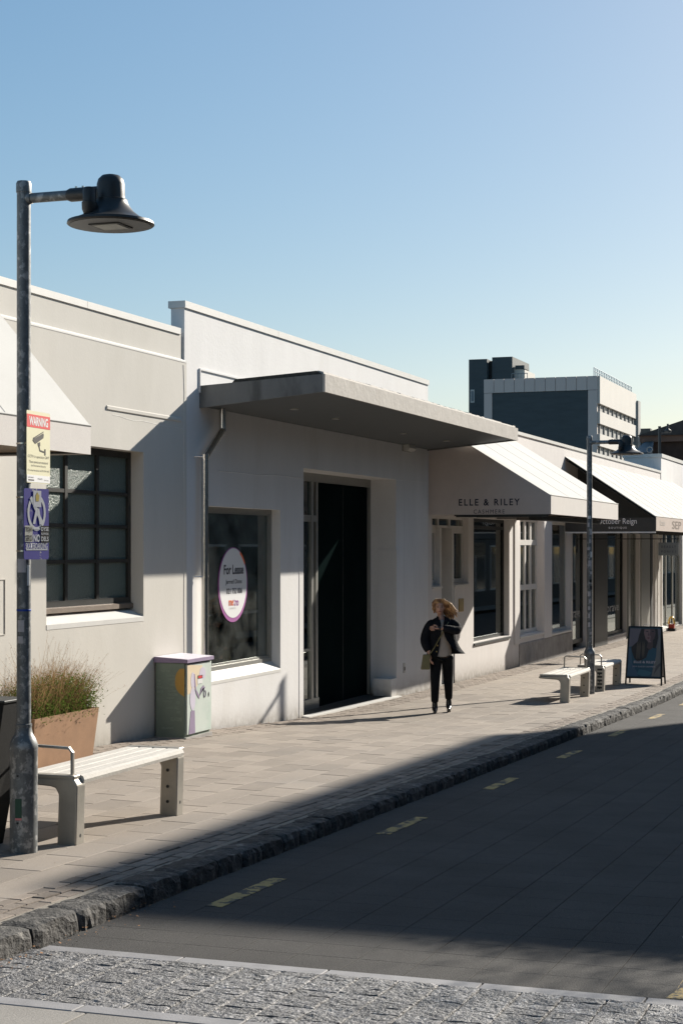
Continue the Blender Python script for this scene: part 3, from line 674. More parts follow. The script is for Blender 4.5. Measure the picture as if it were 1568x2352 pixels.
wall(UC + .004, UD, zrow, ztop3, VW, VW + .2, []).build('parapet', M_white2, B3)
b = MB(); x = UC + .02
while x < UD:
    x2 = min(x + 4.3, UD + .02); b.box(x, x2 - .01, VW - .03, VW + .24, ztop3, ztop3 + .07); x = x2
b.build('coping', M_coping, B3)
shell(B3, UC + .01, UD, ztop3 - .3, M_white2, VW + .31)
# partition walls so every window looks into its own room
for px in (1184, 1256, 1386, 1440):
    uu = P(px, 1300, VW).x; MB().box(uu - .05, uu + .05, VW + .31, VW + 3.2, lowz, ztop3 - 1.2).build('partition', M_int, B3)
# grey render plinth proud of the wall under the multi-pane window
p0, p1 = P(1190.5, 1500, VW).x, P(1312, 1500, VW).x
MB().prism([(VW - .02, lowz), (VW - .02, P(1248, 1468, VW).z), (VW + .02, P(1248, 1462, VW).z), (VW + .02, lowz)], p0, p1).build('plinth', M_plinth, B3)
def shop_window(o, m, parent, depth=.10, fw=.05, cols=1, rws=(), gl=G_shop, sill=True, bar=.03):
    v = VW + depth; b = MB(); frame(b, o[0], o[1], o[2], o[3], v, v + .07, fw)
    wn = b.build('window', m, parent)
    xs = [o[0] + fw] + [o[0] + fw + (o[1] - o[0] - 2 * fw) * i / cols for i in range(1, cols)] + [o[1] - fw]
    zs = [o[2] + fw] + list(rws) + [o[3] - fw]
    if cols > 1 or rws:
        b = MB()
        for x in xs[1:-1]: b.box(x - bar, x + bar, v + .002, v + .066, zs[0], zs[-1])
        b.build('mullion', m, wn) if cols > 1 else None
        for z in zs[1:-1]:
            MB().box(xs[0], xs[-1], v - .006, v + .06, z - bar, z + bar).build('glazing_bar', m, wn)
    for i in range(len(xs) - 1):
        for j in range(len(zs) - 1):
            MB().box(xs[i] + (bar if i else 0), xs[i + 1] - (bar if i < len(xs) - 2 else 0), v + .03, v + .036, zs[j] + (bar if j else 0), zs[j + 1] - (bar if j < len(zs) - 2 else 0)).build('pane', gl, wn)
    if sill: MB().prism([(VW - .03, o[2] - .06), (VW - .03, o[2] - .02), (v + .07, o[2] + .015), (v + .07, o[2] - .06)], o[0] - .02, o[1] + .02).build('sill', m, wn)
    return wn
# transom lights over the little entrance
v = VW + .1
b = MB(); xs = [tr[0], P(1018, 1300, VW).x, P(1044, 1300, VW).x, tr[1]]
frame(b, wl[0], wr[1], tr[2], tr[3], v, v + .07, .05)
for x in xs[1:3]: b.box(x - .04, x + .04, v + .001, v + .069, tr[2] + .05, tr[3] - .05)
tw = b.build('window', M_frame, B3)
for i in range(3): MB().box(xs[i] + (.04 if i else .05), xs[i + 1] - .05, v + .03, v + .036, tr[2] + .05, tr[3] - .05).build('pane', G_shop, tw)
shop_window([wl[0], wl[1], wr[2], tr[2] - .002], M_frame, B3, fw=.09); shop_window([wr[0], wr[1], wr[2], tr[2] - .002], M_frame, B3, fw=.09)
b = MB(); b.box(dw[0], dw[0] + .12, VW + .02, VW + .25, lowz, tr[2] - .003); b.box(dw[1] - .12, dw[1], VW + .02, VW + .25, lowz, tr[2] - .003)
dr2 = MB().box(dw[0] + .12, dw[1] - .12, VW + .28, VW + .32, lowz, tr[2] - .003).build('door', mat('grey_door', (.30, .30, .29), .5), B3)
b.build('door_frame', M_frame, dr2); MB().box(dw[0] + .3, dw[0] + .5, VW + .22, VW + .28, zg(dw[0], VW) + .95, zg(dw[0], VW) + 1.05).build('handle', M_steel, dr2)
shop_window(sw, M_black, B3, depth=.12, fw=.07, rws=(P(1128, 1212, VW).z,), bar=.035)
MB().box(sw[1] - .5, sw[1] + .02, VW - .004, VW + .02, sw[2], sw[3]).build('window_return', M_black, B3) if False else None
shop_window(gw_, M_frame, B3, depth=.14, fw=.10, cols=4, rws=(P(1220, 1349, VW).z, P(1220, 1246, VW).z), bar=.06)
shop_window(w3, M_frame, B3, depth=.12, fw=.06)
for o in (br1, br2):
    shop_window(o, M_black, B3, depth=.12, fw=.10, sill=False)
    xm = (o[0] + o[1]) / 2; zz = P(1328 if o is br1 else 1412, 1408 if o is br1 else 1395, VW).z
    text('window_lettering', 'brave', (xm - .1, VW + .11, zz), (o[1] - o[0]) * .62, .24, 'front', flat('vinyl_grey', (.35, .36, .37)), B3, off=.004)
shop_window(w5, M_alu, B3, depth=.10, fw=.06); pass
M_col = mat('dark_grey_panel', (.035, .038, .038), .5)
for a, c, m in ((1350, 1357, M_alu), (1361.5, 1391, M_col), (1469, 1489, M_alu), (1491, 1495, M_black)):
    MB().box(P(a, 1300, VW).x, P(c, 1300, VW).x, VW - .04, VW + .005, lowz, br1[3]).build('shopfront_panel', m, B3)
for a, c in ((1246.5, 1264), (1179, 1190)):
    MB().box(P(a, 1300, VW).x, P(c, 1300, VW).x, VW - .03, VW + .004, P(1255, 1464, VW).z, w3[3] + .1).build('pilaster', M_white2, B3)
MB().box(P(1438.6, 1300, VW).x, P(1443, 1300, VW).x, VW - .05, VW + .003, lowz, br1[3]).build('pilaster', M_alu, B3)
b = MB(); 
for i in range(4): b.box(P(1500 + i * 4.4, 1300, VW).x, P(1502 + i * 4.4, 1300, VW).x, VW - .06 - .02 * (i % 2), VW, lowz, br1[3])
b.build('shopfront_fins', M_frame, B3)
MB().prism([(VW - .35, P(1480, 1447, VW).z - .12), (VW - .35, P(1480, 1447, VW).z - .04), (VW, P(1480, 1447, VW).z), (VW, P(1480, 1447, VW).z - .12)], P(1440, 1300, VW).x, P(1515, 1300, VW).x).build('shopfront_ledge', M_coping, B3)
bp = P(1057.5, 1390, VW); MB().cbox(bp.x - .17, bp.x + .17, VW - .015, VW, bp.z - .125, bp.z + .125, .004).build('intercom_plate', mat('brass', (.45, .30, .08), .3, .9, var=.2), B3)
# putty awning with the shop's name
AV = 6.42 - .0
AV = VW - 2.23
ua0 = 29.4 * VW / 8.65
p = P(1264, 1138, AV); ua0 = p.x; ua1 = P(1418, 1160, AV).x
zv = (P(1264, 1138, AV).z + P(1418, 1157, AV).z) / 2; zbt = (P(1264, 1182, AV).z + P(1418, 1193, AV).z) / 2
zt = P(985, 970, VW).z + .05
aw2 = awning(B3, ua0, ua1, AV, zbt, zv, zt, M_canvas, M_canvasl, M_canvasp, ['near', 'far'])
aw2['label'] = 'putty and white awning lettered ELLE & RILEY CASHMERE'
def sidetext(s, x0, x1, y, hpx, m, sp, bold=0., parent=None, u=None):
    a, c = PX(x0, y, u), PX(x1, y, u); k = ((a.x + c.x) * CT + (a.y + c.y) * ST) / 2 / FPX
    o = text('lettering', s, (u, (a.y + c.y) / 2, (a.z + c.z) / 2), abs(a.y - c.y), hpx * k, 'side', m, parent, sp=sp, bold=bold, off=.004); return o
sidetext('ELLE & RILEY', 1053, 1193, 1153.5, 15.5, M_ink, 1.35, .02, aw2, ua0 - .004)
sidetext('CASHMERE', 1087, 1158, 1175, 9.5, M_ink, 1.3, .0, aw2, ua0 - .004)
MB().box(ua0 + .9, ua1 - .05, AV + .35, AV + .6, zbt - .09, zbt - .01).build('dark_box', M_black, aw2)  # black box and rail forming the dark strip under the awning
MB().box(ua0 + .01, ua0 + .05, AV + .05, VW - .5, zbt - .045, zbt - .003).build('cross_rail', M_black, aw2)
# second awning, open-sided, with hanging name board
p = P(1505.5, 1186, AV); ub0 = p.x; ub1 = ub0 + 7.2
zv2 = p.z; zb2 = P(1505.5, 1219, AV).z; zt2 = P(1300, 1049, VW).z
aw3 = awning(B3, ub0, ub1, AV, zb2, zv2, zt2, M_canvas, M_canvasp, M_black, [], M_dark)
aw3['label'] = 'white awning with dark October Reign name board'
MB().prism([(AV + .02, zv2 - .1), (VW, zt2 - .1), (VW, zb2 + .2), (AV + .02, zb2 + .2)], ub0 + 1.6, ub0 + 1.62).build('black_infill', M_black, aw3)  # black sheet across the inside of the open awning
a, c = PX(1338, 1204, ub0), PX(1504, 1204, ub0)
zt_, zb_ = PX(1480, 1189, ub0).z, PX(1480, 1221, ub0).z
nb = MB().box(ub0 - .02, ub0 + .02, AV + .01, VW - .01, zb_, zt_).build('name_board', mat('black_board', (.03, .028, .025), .5), aw3)
MB().box(ub0 - .025, ub0 + .02, AV + .01, VW - .01, zb_ - .035, zb_).build('board_edge', M_frame, aw3)
M_pale = flat('pale_lettering', (.8, .74, .70))
sidetext('October Reign', 1371, 1461, 1199, 17, M_pale, 1.0, .0, aw3, ub0 - .021)
sidetext('BOUTIQUE', 1397, 1438, 1212.5, 5, M_pale, 1.4, .0, aw3, ub0 - .021)
# third awning beyond
aw4 = awning(B3, ub1 + .05, UD + 3, AV, zb2, zv2, zt2 + .0, M_canvas, M_canvasp, M_canvasp, [])
text('lettering', 'SEP', (ub0 + 3.4, AV - .006, (zv2 + zb2) / 2), 1.6, .2, 'front', flat('print_brown', (.25, .2, .17)), aw3)
text('lettering', 'October', (ub0 + 1.0, AV - .006, (zv2 + zb2) / 2 + .03), .9, .14, 'front', M_frame, aw3)
# hanging sign
hs0, hs1 = PX(1511, 1247, 44.5), PX(1558, 1276, 44.5)
us_ = ub0 + 1.4; hs0, hs1 = PX(1511, 1246, us_), PX(1558, 1276, us_)
hs = thing('hanging_sign', (us_, hs0.y, hs1.z), 'grey DEADLY PONIES sign hung from a black bar beneath the awning', 'sign')
MB().box(us_ - .015, us_ + .015, hs1.y, hs0.y, hs1.z, hs0.z).build('sign_board', mat('grey_sign', (.20, .20, .18), .6), hs)
zz = hs0.z + .09
MB().tube([(us_, hs1.y, zz), (us_, VW - .02, zz)], .012, 6).tube([(us_, hs0.y - .05, hs0.z), (us_, hs0.y - .05, zz)], .006, 5).tube([(us_, hs1.y + .05, hs0.z), (us_, hs1.y + .05, zz)], .006, 5).box(us_ - .02, us_ + .02, VW - .03, VW - .005, zz - .35, zz + .1).build('bracket', M_black, hs)
cy = (hs0.y + hs1.y) / 2; hh = hs0.z - hs1.z; ww = hs0.y - hs1.y
text('lettering', 'DEADLY', (us_ - .016, cy, hs1.z + hh * .68), ww * .72, hh * .17, 'side', M_ink, hs, sp=1.5)
text('lettering', 'PONIES', (us_ - .016, cy, hs1.z + hh * .30), ww * .72, hh * .17, 'side', M_ink, hs, sp=1.5)
# window goods
vi = VW + .36
g0 = P(1103, 1300, vi); zf = P(1103, 1462, vi).z
rk = thing('clothes_rail', (g0.x, vi, zf), 'brass shelf and rail stand behind the cashmere shop window', 'rack')
M_brass = mat('brass_rail', (.62, .46, .18), .3, .8, var=.1)
b = MB()
for px in (1103, 1086): 
    x = P(px, 1300, vi).x; b.box(x - .025, x + .025, vi - .02, vi + .02, zf - .35, P(px, 1275, vi).z)
x1 = P(1103, 1300, vi).x; x0 = x1 - .9
b.build('upright', M_brass, rk)
for py in (1355, 1410, 1461):
    z = P(1095, py, vi).z; MB().box(x0, x1 - .03, vi - .15, vi + .2, z - .03, z).build('shelf', M_brass, rk)
M_knit = mat('white_knit', (.75, .74, .72), .95, bump=.4, bs=90)
for py in (1352, 1342):
    z = P(1092, py, vi).z; MB().tube([(x0 + .25, vi - .08, z + .075), (x1 - .12, vi - .08, z + .075)], (.075), 12).build('folded_jumper', M_knit, None, smooth='auto', label='rolled white jumper on the %s of the pile on the brass shelf' % ('bottom' if py == 1352 else 'top'), cat='clothing', group='rolled jumpers on the shelf')
gm = P(1112, 1400, vi - .1)
b = MB(); pts = [(0, .62), (.10, .58), (.16, .30), (.20, -.35), (.02, -.42), (-.16, -.35), (-.12, .3), (-.08, .58)]
b.prism([(gm.x + p * .9, gm.z + .05 + q * .75) for p, q in pts], vi - .04, vi + .04, 'y'); b.build('hanging_garment', mat('pale_blue_wool', (.35, .50, .55), .95), None, label='pale blue jumper hanging in the cashmere shop window', cat='clothing')
bl = P(1118, 1447, vi + .1); MB().sphere(bl, .26, 24, 14).build('floor_cushion', mat('dusty_pink', (.42, .27, .21), .8), None, smooth=True, label='round dusty pink ball on the floor of the shop window', cat='ball')
# mannequin bust in the next window and red goods at the far window
mq = P(1296, 1385, VW + .5); b = MB(); zf2 = mq.z - .75
b.tube([(mq.x, mq.y, mq.z - .75), (mq.x, mq.y, mq.z - .2)], .02, 8); b.tube([(mq.x, mq.y, mq.z - .25), (mq.x, mq.y, mq.z - .05), (mq.x, mq.y, mq.z + .2), (mq.x, mq.y, mq.z + .33), (mq.x, mq.y, mq.z + .42)], [(.13, .09), (.11, .08), (.17, .10), (.09, .07), (.05, .05)], 14)
b.sphere((mq.x, mq.y, mq.z + .55), (.08, .09, .12), 12, 8); b.build('mannequin', mat('grey_plaster_figure', (.30, .30, .29), .7), None, smooth=True, label='pale mannequin bust standing behind the narrow shop window', cat='mannequin')
rd = P(1552, 1345, VW + .7); MB().prism([(rd.x - 1.2, rd.z - .5), (rd.x + .4, rd.z - .6), (rd.x + .5, rd.z + .1), (rd.x - .1, rd.z + .5), (rd.x - .7, rd.z + .2)], VW + .6, VW + .9, 'y').build('red_display_coat', mat('vivid_red', (.55, .03, .01), .7), None, label='bright red garment shown in the farthest shop window', cat='clothing')
# red bag with brass handle on the step
rb = on_ground(1541, 1449); rb = P(1541, 1449, 7.9) if rb.y > VW else rb
bg_ = thing('shop_weight', (rb.x, rb.y, zg(rb.x, rb.y)), 'red box with brass loop handle standing by the far shop door', 'box')
k = 1 / FPX * (rb.x * CT + rb.y * ST); zz = zg(rb.x, rb.y); ww = 13 * k
MB().box(rb.x - .15, rb.x + .15, rb.y - ww / 2 - .04, rb.y + ww / 2 + .04, zz - .05, zz + 6 * k).build('base', M_black, bg_)
MB().prism([(rb.y - ww / 2, zz + 6 * k), (rb.y + ww / 2, zz + 6 * k), (rb.y + ww / 2, zz + 15 * k), (rb.y - ww / 2, zz + 17 * k)], rb.x - .1, rb.x + .1).build('body', mat('dark_red', (.30, .03, .015), .5), bg_)
ar = [(rb.x, rb.y + ww * .5 * math.cos(t), zz + 15 * k + 17 * k * math.sin(t)) for t in [math.pi * i / 10 for i in range(11)]]
MB().tube(ar, .035, 8).build('handle', M_brass, bg_, smooth=True)

# ------------------------------------------------------------------ next parapet building beyond
B4 = thing('commercial_building', (UD + 8, VW, zg(UD, VW)), 'taller pale rendered building beyond the shop row at right edge', 'building')
zt4 = P(1518, 1051, VW).z
o4 = O(1519, 1566, 1222, 1441, VW - .02)
wall(UD + .01, UD + 22, lowz, zt4, VW - .02, VW + 1.2, [tuple(o4)]).build('wall', M_white, B4)
MB().box(o4[0], o4[1], VW + 1.1, VW + 1.19, o4[2], o4[3]).build('inner_wall', M_int, B4)  # dark panel added behind the glass so the window looks dark inside
w4 = shop_window(o4, M_alu, B4, depth=.08, fw=.10, cols=3, bar=.06)
MB().box(o4[0], o4[1], VW + .16, VW + .24, o4[3] - .5, o4[3] - .3).build('cross_rail', M_frame, w4)
MB().box(UD - .02, UD + 22, VW - .05, VW + 1.25, zt4, zt4 + .12).build('coping', M_coping, B4)
MB().box(UD + .01, UD + 22, VW + 1.2, VW + 12, lowz, zt4 - .4).build('rear_block', M_white, B4)

# ------------------------------------------------------------------ office block far behind
Z0 = 240.
dx, dy, dz = ray(1371, 863); fu, fvv, fz = dx * Z0, dy * Z0, EYE + dz * Z0
OB = thing('office_block', (fu, fvv, -3), 'multi storey office block with pink frame and charcoal cladding', 'building')
M_pink = mat('pinkish_panel', (.68, .57, .51), .7, var=.04, vs_=.3, bump=0, grain=0); M_navy = mat('hazy_charcoal_cladding', (.065, .08, .085), .6, var=.15, vs_=.4, bump=0, grain=0, stretch=(1, 1, 6))  # frame and cladding colours lightened to stand in for distance haze
M_lit = mat('pale_spandrel', (.60, .57, .52), .8, var=.05, vs_=.4, bump=0, grain=0); M_louv = mat('louvre_band', (.30, .30, .29), .7, var=.2, vs_=.6, bump=0, grain=0)
yL = PX(1110, 868, fu).y; fr_w = PX(1337, 900, fu).y; yi0 = PX(1348.5, 1000, fu).y; yi1 = PX(1130, 1000, fu).y
zin = PX(1240, 899, fu).z; ulen = P(1456, 912, fvv).x - fu
MB().box(fu + .3, fu + ulen, fvv + .3, yL, -3, fz - .05).build('body', M_navy, OB)
MB().box(fu + .12, fu + .3, yi0, yi1, -3, zin).build('cladding', M_navy, OB)
n = 11
for i in range(n):       # pink frame panels along the top, seams between
    a, c = fvv + (yL - fvv) * i / n, fvv + (yL - fvv) * (i + 1) / n
    MB().box(fu, fu + .3, a + .03, c - .03, zin, fz).build('frame_panel', M_pink, OB)
for a, c in ((fvv, yi0), (yi1, yL)):
    for i in range(5):
        z1 = zin - 9 * i - .05; MB().box(fu, fu + .3, a + .05, c - .05, z1 - 8.9, z1).build('frame_panel', M_pink, OB)
kz = Z0 / FPX
ys = [863, 885, 903, 925.5, 950, 977, 1002, 1030, 1055]
levels = [EYE + (HOR - y) * kz for y in ys]
fl = (EYE + (HOR - 885) * kz) - (EYE + (HOR - 936.5) * kz)
zc_ = fz
MB().box(fu + .3, fu + ulen, fvv - .3, fvv + .3, fz - 1.9 - 2.0, fz).build('spandrel', M_lit, OB)
for i in range(7):
    zt_ = fz - 5.0 - fl * i
    MB().box(fu + .3, fu + ulen, fvv - .3, fvv + .3, zt_ - fl * .55, zt_).build('spandrel', M_lit, OB)
    lv = MB().box(fu + .3, fu + ulen, fvv + .1, fvv + .32, zt_, zt_ + fl * .45).build('window_band', M_louv, OB)
    for k in range(9):
        x = fu + 1.5 + (ulen - 3) * k / 8; MB().box(x - .12, x + .12, fvv - .1, fvv + .1, zt_, zt_ + fl * .45).build('mullion', M_louv, lv)
MB().box(fu + ulen, fu + ulen + 2.2, fvv - .6, fvv + 6, -3, fz - 1.0).build('end_frame', M_louv, OB)
b = MB(); zt_ = fz + 1.2
for i in range(24):
    x = fu + ulen * i / 23; b.tube([(x, fvv + .5, fz - .2), (x, fvv + .5, zt_)], .05, 4)
b.tube([(fu, fvv + .5, zt_), (fu + ulen, fvv + .5, zt_)], .05, 4); b.tube([(fu, fvv + .5, zt_ - .5), (fu + ulen, fvv + .5, zt_ - .5)], .05, 4); b.build('roof_railing', mat('blue_grey_rail', (.25, .32, .40), .6, var=0, bump=0), OB)
ut = fu + 14
TB = thing('tower_block', (ut, yL, -3), 'charcoal windowed lift tower behind the office block', 'building')
ta, tb_, tm_ = PX(1076, 830, ut).y, PX(1173, 830, ut).y, PX(1122, 830, ut).y; zt_ = PX(1100, 825, ut).z
MB().box(ut, ut + 12, tm_ + .3, ta, -3, zt_).build('tower_slab', M_navy, TB); MB().box(ut + .8, ut + 12, tb_, tm_ - .3, -3, zt_ + .3).build('tower_slab', M_navy, TB); MB().box(ut + 1.5, ut + 12, tm_ - .3, tm_ + .3, -3, zt_ - .2).build('recess', M_black, TB)
for py in (910, 984):
    a, c, e = PX(1080, py - 15, ut), PX(1089, py + 15, ut), 0
    wf = MB(); wf.box(ut - .08, ut, c.y, a.y, c.z, a.z); wf = wf.build('window', M_lit, TB); MB().box(ut - .1, ut - .081, c.y + .12, a.y - .12, c.z + .25, a.z - .25).build('pane', flat('sky_glass', (.10, .14, .18), .1), wf)
ph0, ph1 = PX(1173, 846, ut + 4), PX(1211, 865, ut + 4)
MB().prism([(ph0.y - .05, ph1.z - 3), (ph0.y - .05, PX(1173, 842, ut + 4).z), (ph1.y, PX(1211, 852, ut + 4).z), (ph1.y, ph1.z - 3)], ut + 2, ut + 9).build('penthouse', M_lit, TB)
MB().box(ut + 1.8, ut + 5, ph1.y, PX(1190, 846, ut + 4).y, PX(1211, 850, ut + 4).z, PX(1211, 842, ut + 4).z).build('plant_room', M_navy, TB)
b = MB(); zz = PX(1190, 858, ut).z
b.tube([(ut, PX(1174, 858, ut).y, zz), (ut, PX(1211, 858, ut).y, zz)], .06, 4)
for i in range(6): y_ = PX(1174 + 7.2 * i, 858, ut).y; b.tube([(ut, y_, zz - 1.5), (ut, y_, zz)], .05, 4)
b.build('railing', M_louv, TB)
MB().box(fu + ulen + 3.2, fu + ulen + 5, fvv - 2, fvv + 1, -3, P(1475, 989, fvv).z).build('chimney_stack', M_navy, OB)

# ------------------------------------------------------------------ old brick house, far right
hu = 95.
HB = thing('brick_house', (hu, 22, -3), 'dark brick house with iron roof beyond the shops at right edge', 'house')
M_dbrick = mat('dark_brick', (.055, .035, .028), .9, var=.3, vs_=3, bump=.2); M_iron = mat('corrugated_iron', (.50, .50, .50), .5, .2, var=.1, bump=0)
a = PX(1482, 1040, hu); c = PX(1575, 1040, hu)
zt_ = PX(1520, 1015, hu).z; MB().box(hu, hu + 14, c.y - 8, a.y, -3, zt_).build('wall', M_dbrick, HB)
MB().box(hu - .3, hu + 14, c.y - 8, a.y + .3, zt_, zt_ + .35).build('eaves', mat('terracotta_trim', (.16, .10, .075), .8), HB)
pk = PX(1590, 968, hu); lo = PX(1478, 1029, hu)
MB().prism([(a.y + .4, zt_ + .35), (pk.y, pk.z + .2), (c.y - 8, zt_ + .35)], hu - .5, hu + 14).build('roof', mat('slate_roof', (.05, .045, .042), .8, var=.3, vs_=4), HB)
b = MB(); r0, r1 = PX(1456, 1041, hu - 4), PX(1496, 1044, hu - 4); rt0, rt1 = PX(1484, 1014, hu + 1), PX(1501, 1008, hu + 1)
n = 14
for i in range(n):
    t0, t1 = i / n, (i + .5) / n; t2 = (i + 1) / n
    L0, L1, L2 = r0.lerp(r1, t0), r0.lerp(r1, t1), r0.lerp(r1, t2); T0, T1, T2 = rt0.lerp(rt1, t0), rt0.lerp(rt1, t1), rt0.lerp(rt1, t2)
    up = Vector((0, 0, .12)); b.add([L0, L1 + up, T1 + up, T0, L2, T2], [(0, 1, 2, 3), (1, 4, 5, 2)])
b.build('lean_to_roof', M_iron, HB)
MB().box(hu - 4, hu - .02, PX(1496, 1044, hu - 4).y, r0.y - .4, -3, r0.z - .05).build('lean_to', M_dbrick, HB)
b = MB(); q = PX(1491, 1033, hu - 4.1); q2 = [(q.x, q.y + .15 * math.cos(t), q.z + .15 * math.sin(t)) for t in [2 * math.pi * i / 14 for i in range(15)]]; b.tube(q2, .03, 5); b.build('round_vent', M_louv, HB)
pu = 70.; pb = PX(1513.5, 1048, pu); pt = PX(1513.5, 979, pu)
cp = thing('camera_pole', (pu, pb.y, -1), 'thin dark pole with camera arm rising above the far roofs', 'pole')
MB().tube([(pu, pb.y, -1), (pu, pt.y, pt.z)], .06, 8).build('pole', M_charcoal, cp)
e = PX(1538, 993, pu); s_ = PX(1513.5, 993.5, pu); MB().tube([(pu, s_.y, s_.z), (pu, e.y, e.z)], .035, 6).tube([(pu, s_.y, s_.z + .25), (pu, (s_.y + e.y) / 2, s_.z)], .012, 4).build('arm', M_charcoal, cp)
MB().lathe([(.14, 0), (.15, .08), (.05, .16), (.04, .35)], (pu, e.y + .1, e.z), 10).build('camera_head', M_charcoal, cp)

# ------------------------------------------------------------------ street lamp
def lamp(base, label):
    x, y, z = base
    t = thing('street_lamp', base, label, 'street lamp', 'galvanised street lamps')
    MB().lathe([(.093, -.1), (.094, .30), (.094, .69), (.097, .70), (.097, .715), (.094, .74), (.080, .775), (.062, .805), (.054, .84), (.053, .855), (.056, .857), (.056, .873), (.049, .876)], base, 28).build('base_section', M_galv, t, smooth='auto')
    MB().lathe([(.0485, .85), (.0478, 2.2), (.047, 4.51)], base, 24).build('pole', M_galv, t, smooth='auto')
    MB().lathe([(.052, 4.50), (.052, 4.56), (.045, 4.575)], base, 24).build('pole_cap', M_galv, t, smooth='auto')
    # door in the base, on the side facing back along the street
    R0 = .0965; b = MB(); a0, a1 = R(150), R(225)
    n = 8; pr = []
    for i in range(n + 1):
        a = a0 + (a1 - a0) * i / n; pr.append((math.cos(a), math.sin(a)))
    vs_ = []
    for zz in (.18, .55):
        for c, s in pr: vs_.append((x + R0 * c, y + R0 * s, z + zz))
        for c, s in pr: vs_.append((x + .09 * c, y + .09 * s, z + zz))
    m = n + 1; fs = [(i, i + 1, 2 * m + i + 1, 2 * m + i) for i in range(n)] + [(i, m + i, m + i + 1, i + 1) for i in range(n)] + [(2 * m + i, 2 * m + i + 1, 3 * m + i + 1, 3 * m + i) for i in range(n)] + [(0, 2 * m, 3 * m, m), (n, m + n, 3 * m + n, 2 * m + n)]
    b.add(vs_, fs); dr_ = b.build('access_door', M_galv, t)
    for zz in (.21, .53):
        a = R(185); c = Vector((x + .0965 * math.cos(a), y + .0965 * math.sin(a), z + zz)); d_ = Vector((math.cos(a), math.sin(a), 0)); MB().tube([c, c + d_ * .004], .008, 8).build('screw', M_charcoal, dr_)
    def patch(name, ac, wa, z0, z1, m_, r=.0975, parent=t):
        b = MB(); n = 5; vs_ = []
        for zz in (z0, z1):
            for i in range(n + 1):
                a = R(ac) + (i / n - .5) * wa / r; vs_.append((x + r * math.cos(a), y + r * math.sin(a), z + zz))
        b.add(vs_, [(i, i + 1, n + 2 + i, n + 1 + i) for i in range(n)]); return b.build(name, m_, parent)
    zA = 4.458; L = .66; ly = y - L
    arm = MB(); arm.tube([(x, y, z + zA), (x, y - .44, z + zA)], .034, 14); arm.build('arm', M_galv, t, smooth='auto')
    MB().tube([(x, y - .03, z + zA), (x, y - .06, z + zA)], .04, 14).build('arm_collar', M_galv, t, smooth='auto')
    MB().tube([(x, y - .34, z + zA), (x, y - .36, z + zA), (x, ly + .05, z + zA)], [.038, .046, .046], 14).build('arm_bracket', M_lamp, t, smooth='auto')
    for q in (.40, .45): MB().lathe([(.009, 0), (.009, .012)], (x, y - q, z + zA + .044), 8).build('bolt', M_steel, t)
    zb = zA - .223
    hd = MB().lathe([(.285, 0), (.292, .006), (.288, .022), (.25, .034), (.20, .055), (.155, .09), (.125, .13), (.112, .155), (.112, .17), (.098, .175), (.095, .20), (.093, .275), (.084, .307), (.06, .331), (.03, .339), (.005, .341)], (x, ly, z + zb), 40).build('lamp_shade', M_lamp, t, smooth='auto')
    MB().lathe([(.27, -.004), (.27, .004)], (x, ly, z + zb), 32).build('gasket_plate', mat('lamp_underside', (.06, .065, .07), .4), hd)
    MB().box(x - .11, x + .11, ly - .11, ly + .11, z + zb - .010, z + zb - .003).build('lens_frame', M_black, hd)
    MB().box(x - .09, x + .09, ly - .09, ly + .09, z + zb - .013, z + zb - .0085).build('led_lens', flat('lens', (.42, .42, .38), .25), hd)
    MB().lathe([(.038, .05), (.05, .08), (.052, .125), (.045, .13), (.044, .21), (.034, .225)], (x - .17, ly + .07, z + zb), 16).build('photocell', M_lamp, hd, smooth='auto')
    return t, patch
L1b = on_ground(56, 1956); L1b = Vector((10.22, 5.88, zg(10.22, 5.88)))
lamp1, patch1 = lamp(L1b, 'nearest galvanised street lamp, carrying the warning and skateboarding signs')
L2b = Vector((29.9, 5.83, zg(29.9, 5.83)))
lamp2, patch2 = lamp(L2b, 'farther galvanised street lamp covered in stickers, standing between two benches')
M_paper = mat('old_sticker', (.45, .43, .44), .7, var=.15, vs_=20); M_bluet = flat('blue_tape', (.01, .05, .30)); M_green = flat('green_label', (.02, .07, .045)); M_red = flat('sign_red', (.62, .03, .03)); M_pinks = flat('pink_sticker', (.6, .1, .25))
r = .049
def h1(py): return (1957 - py) / 336.
ob = MB().lathe([(.0488, 0), (.0495, .001), (.0495, .013), (.0488, .014)], (L1b.x, L1b.y, L1b.z + h1(1405)), 24); ob.build('blue_tape', M_bluet, lamp1, smooth='auto')
patch1('paper_sticker', 190, .065, h1(1316), h1(1285), M_paper, .0505); patch1('round_sticker', 185, .05, h1(1452), h1(1425), M_paper, .0502); patch1('torn_sticker', 180, .04, h1(1478), h1(1462), M_paper, .0502); patch1('barcode_sticker', 250, .025, h1(1346), h1(1299), mat('white_sticker', (.75, .74, .72), .6), .0502)
patch1('green_label', 188, .048, .245, .375, M_green, .0985); patch1('red_notice', 188, .048, .23, .244, flat('faded_red', (.6, .22, .22)), .0986)
for i, zz in enumerate((.36, .35, .34)): pass
for k in range(16):
    zz = 1.05 + k * .135 + random.uniform(-.03, .03); mm = random.choice([M_paper, M_paper, MC['white_sticker'], M_paper, M_black, M_pinks if 8 < k < 13 else M_paper])
    patch2('sticker', random.uniform(160, 235), random.uniform(.03, .06), zz, zz + random.uniform(.05, .11), mm, .0503)
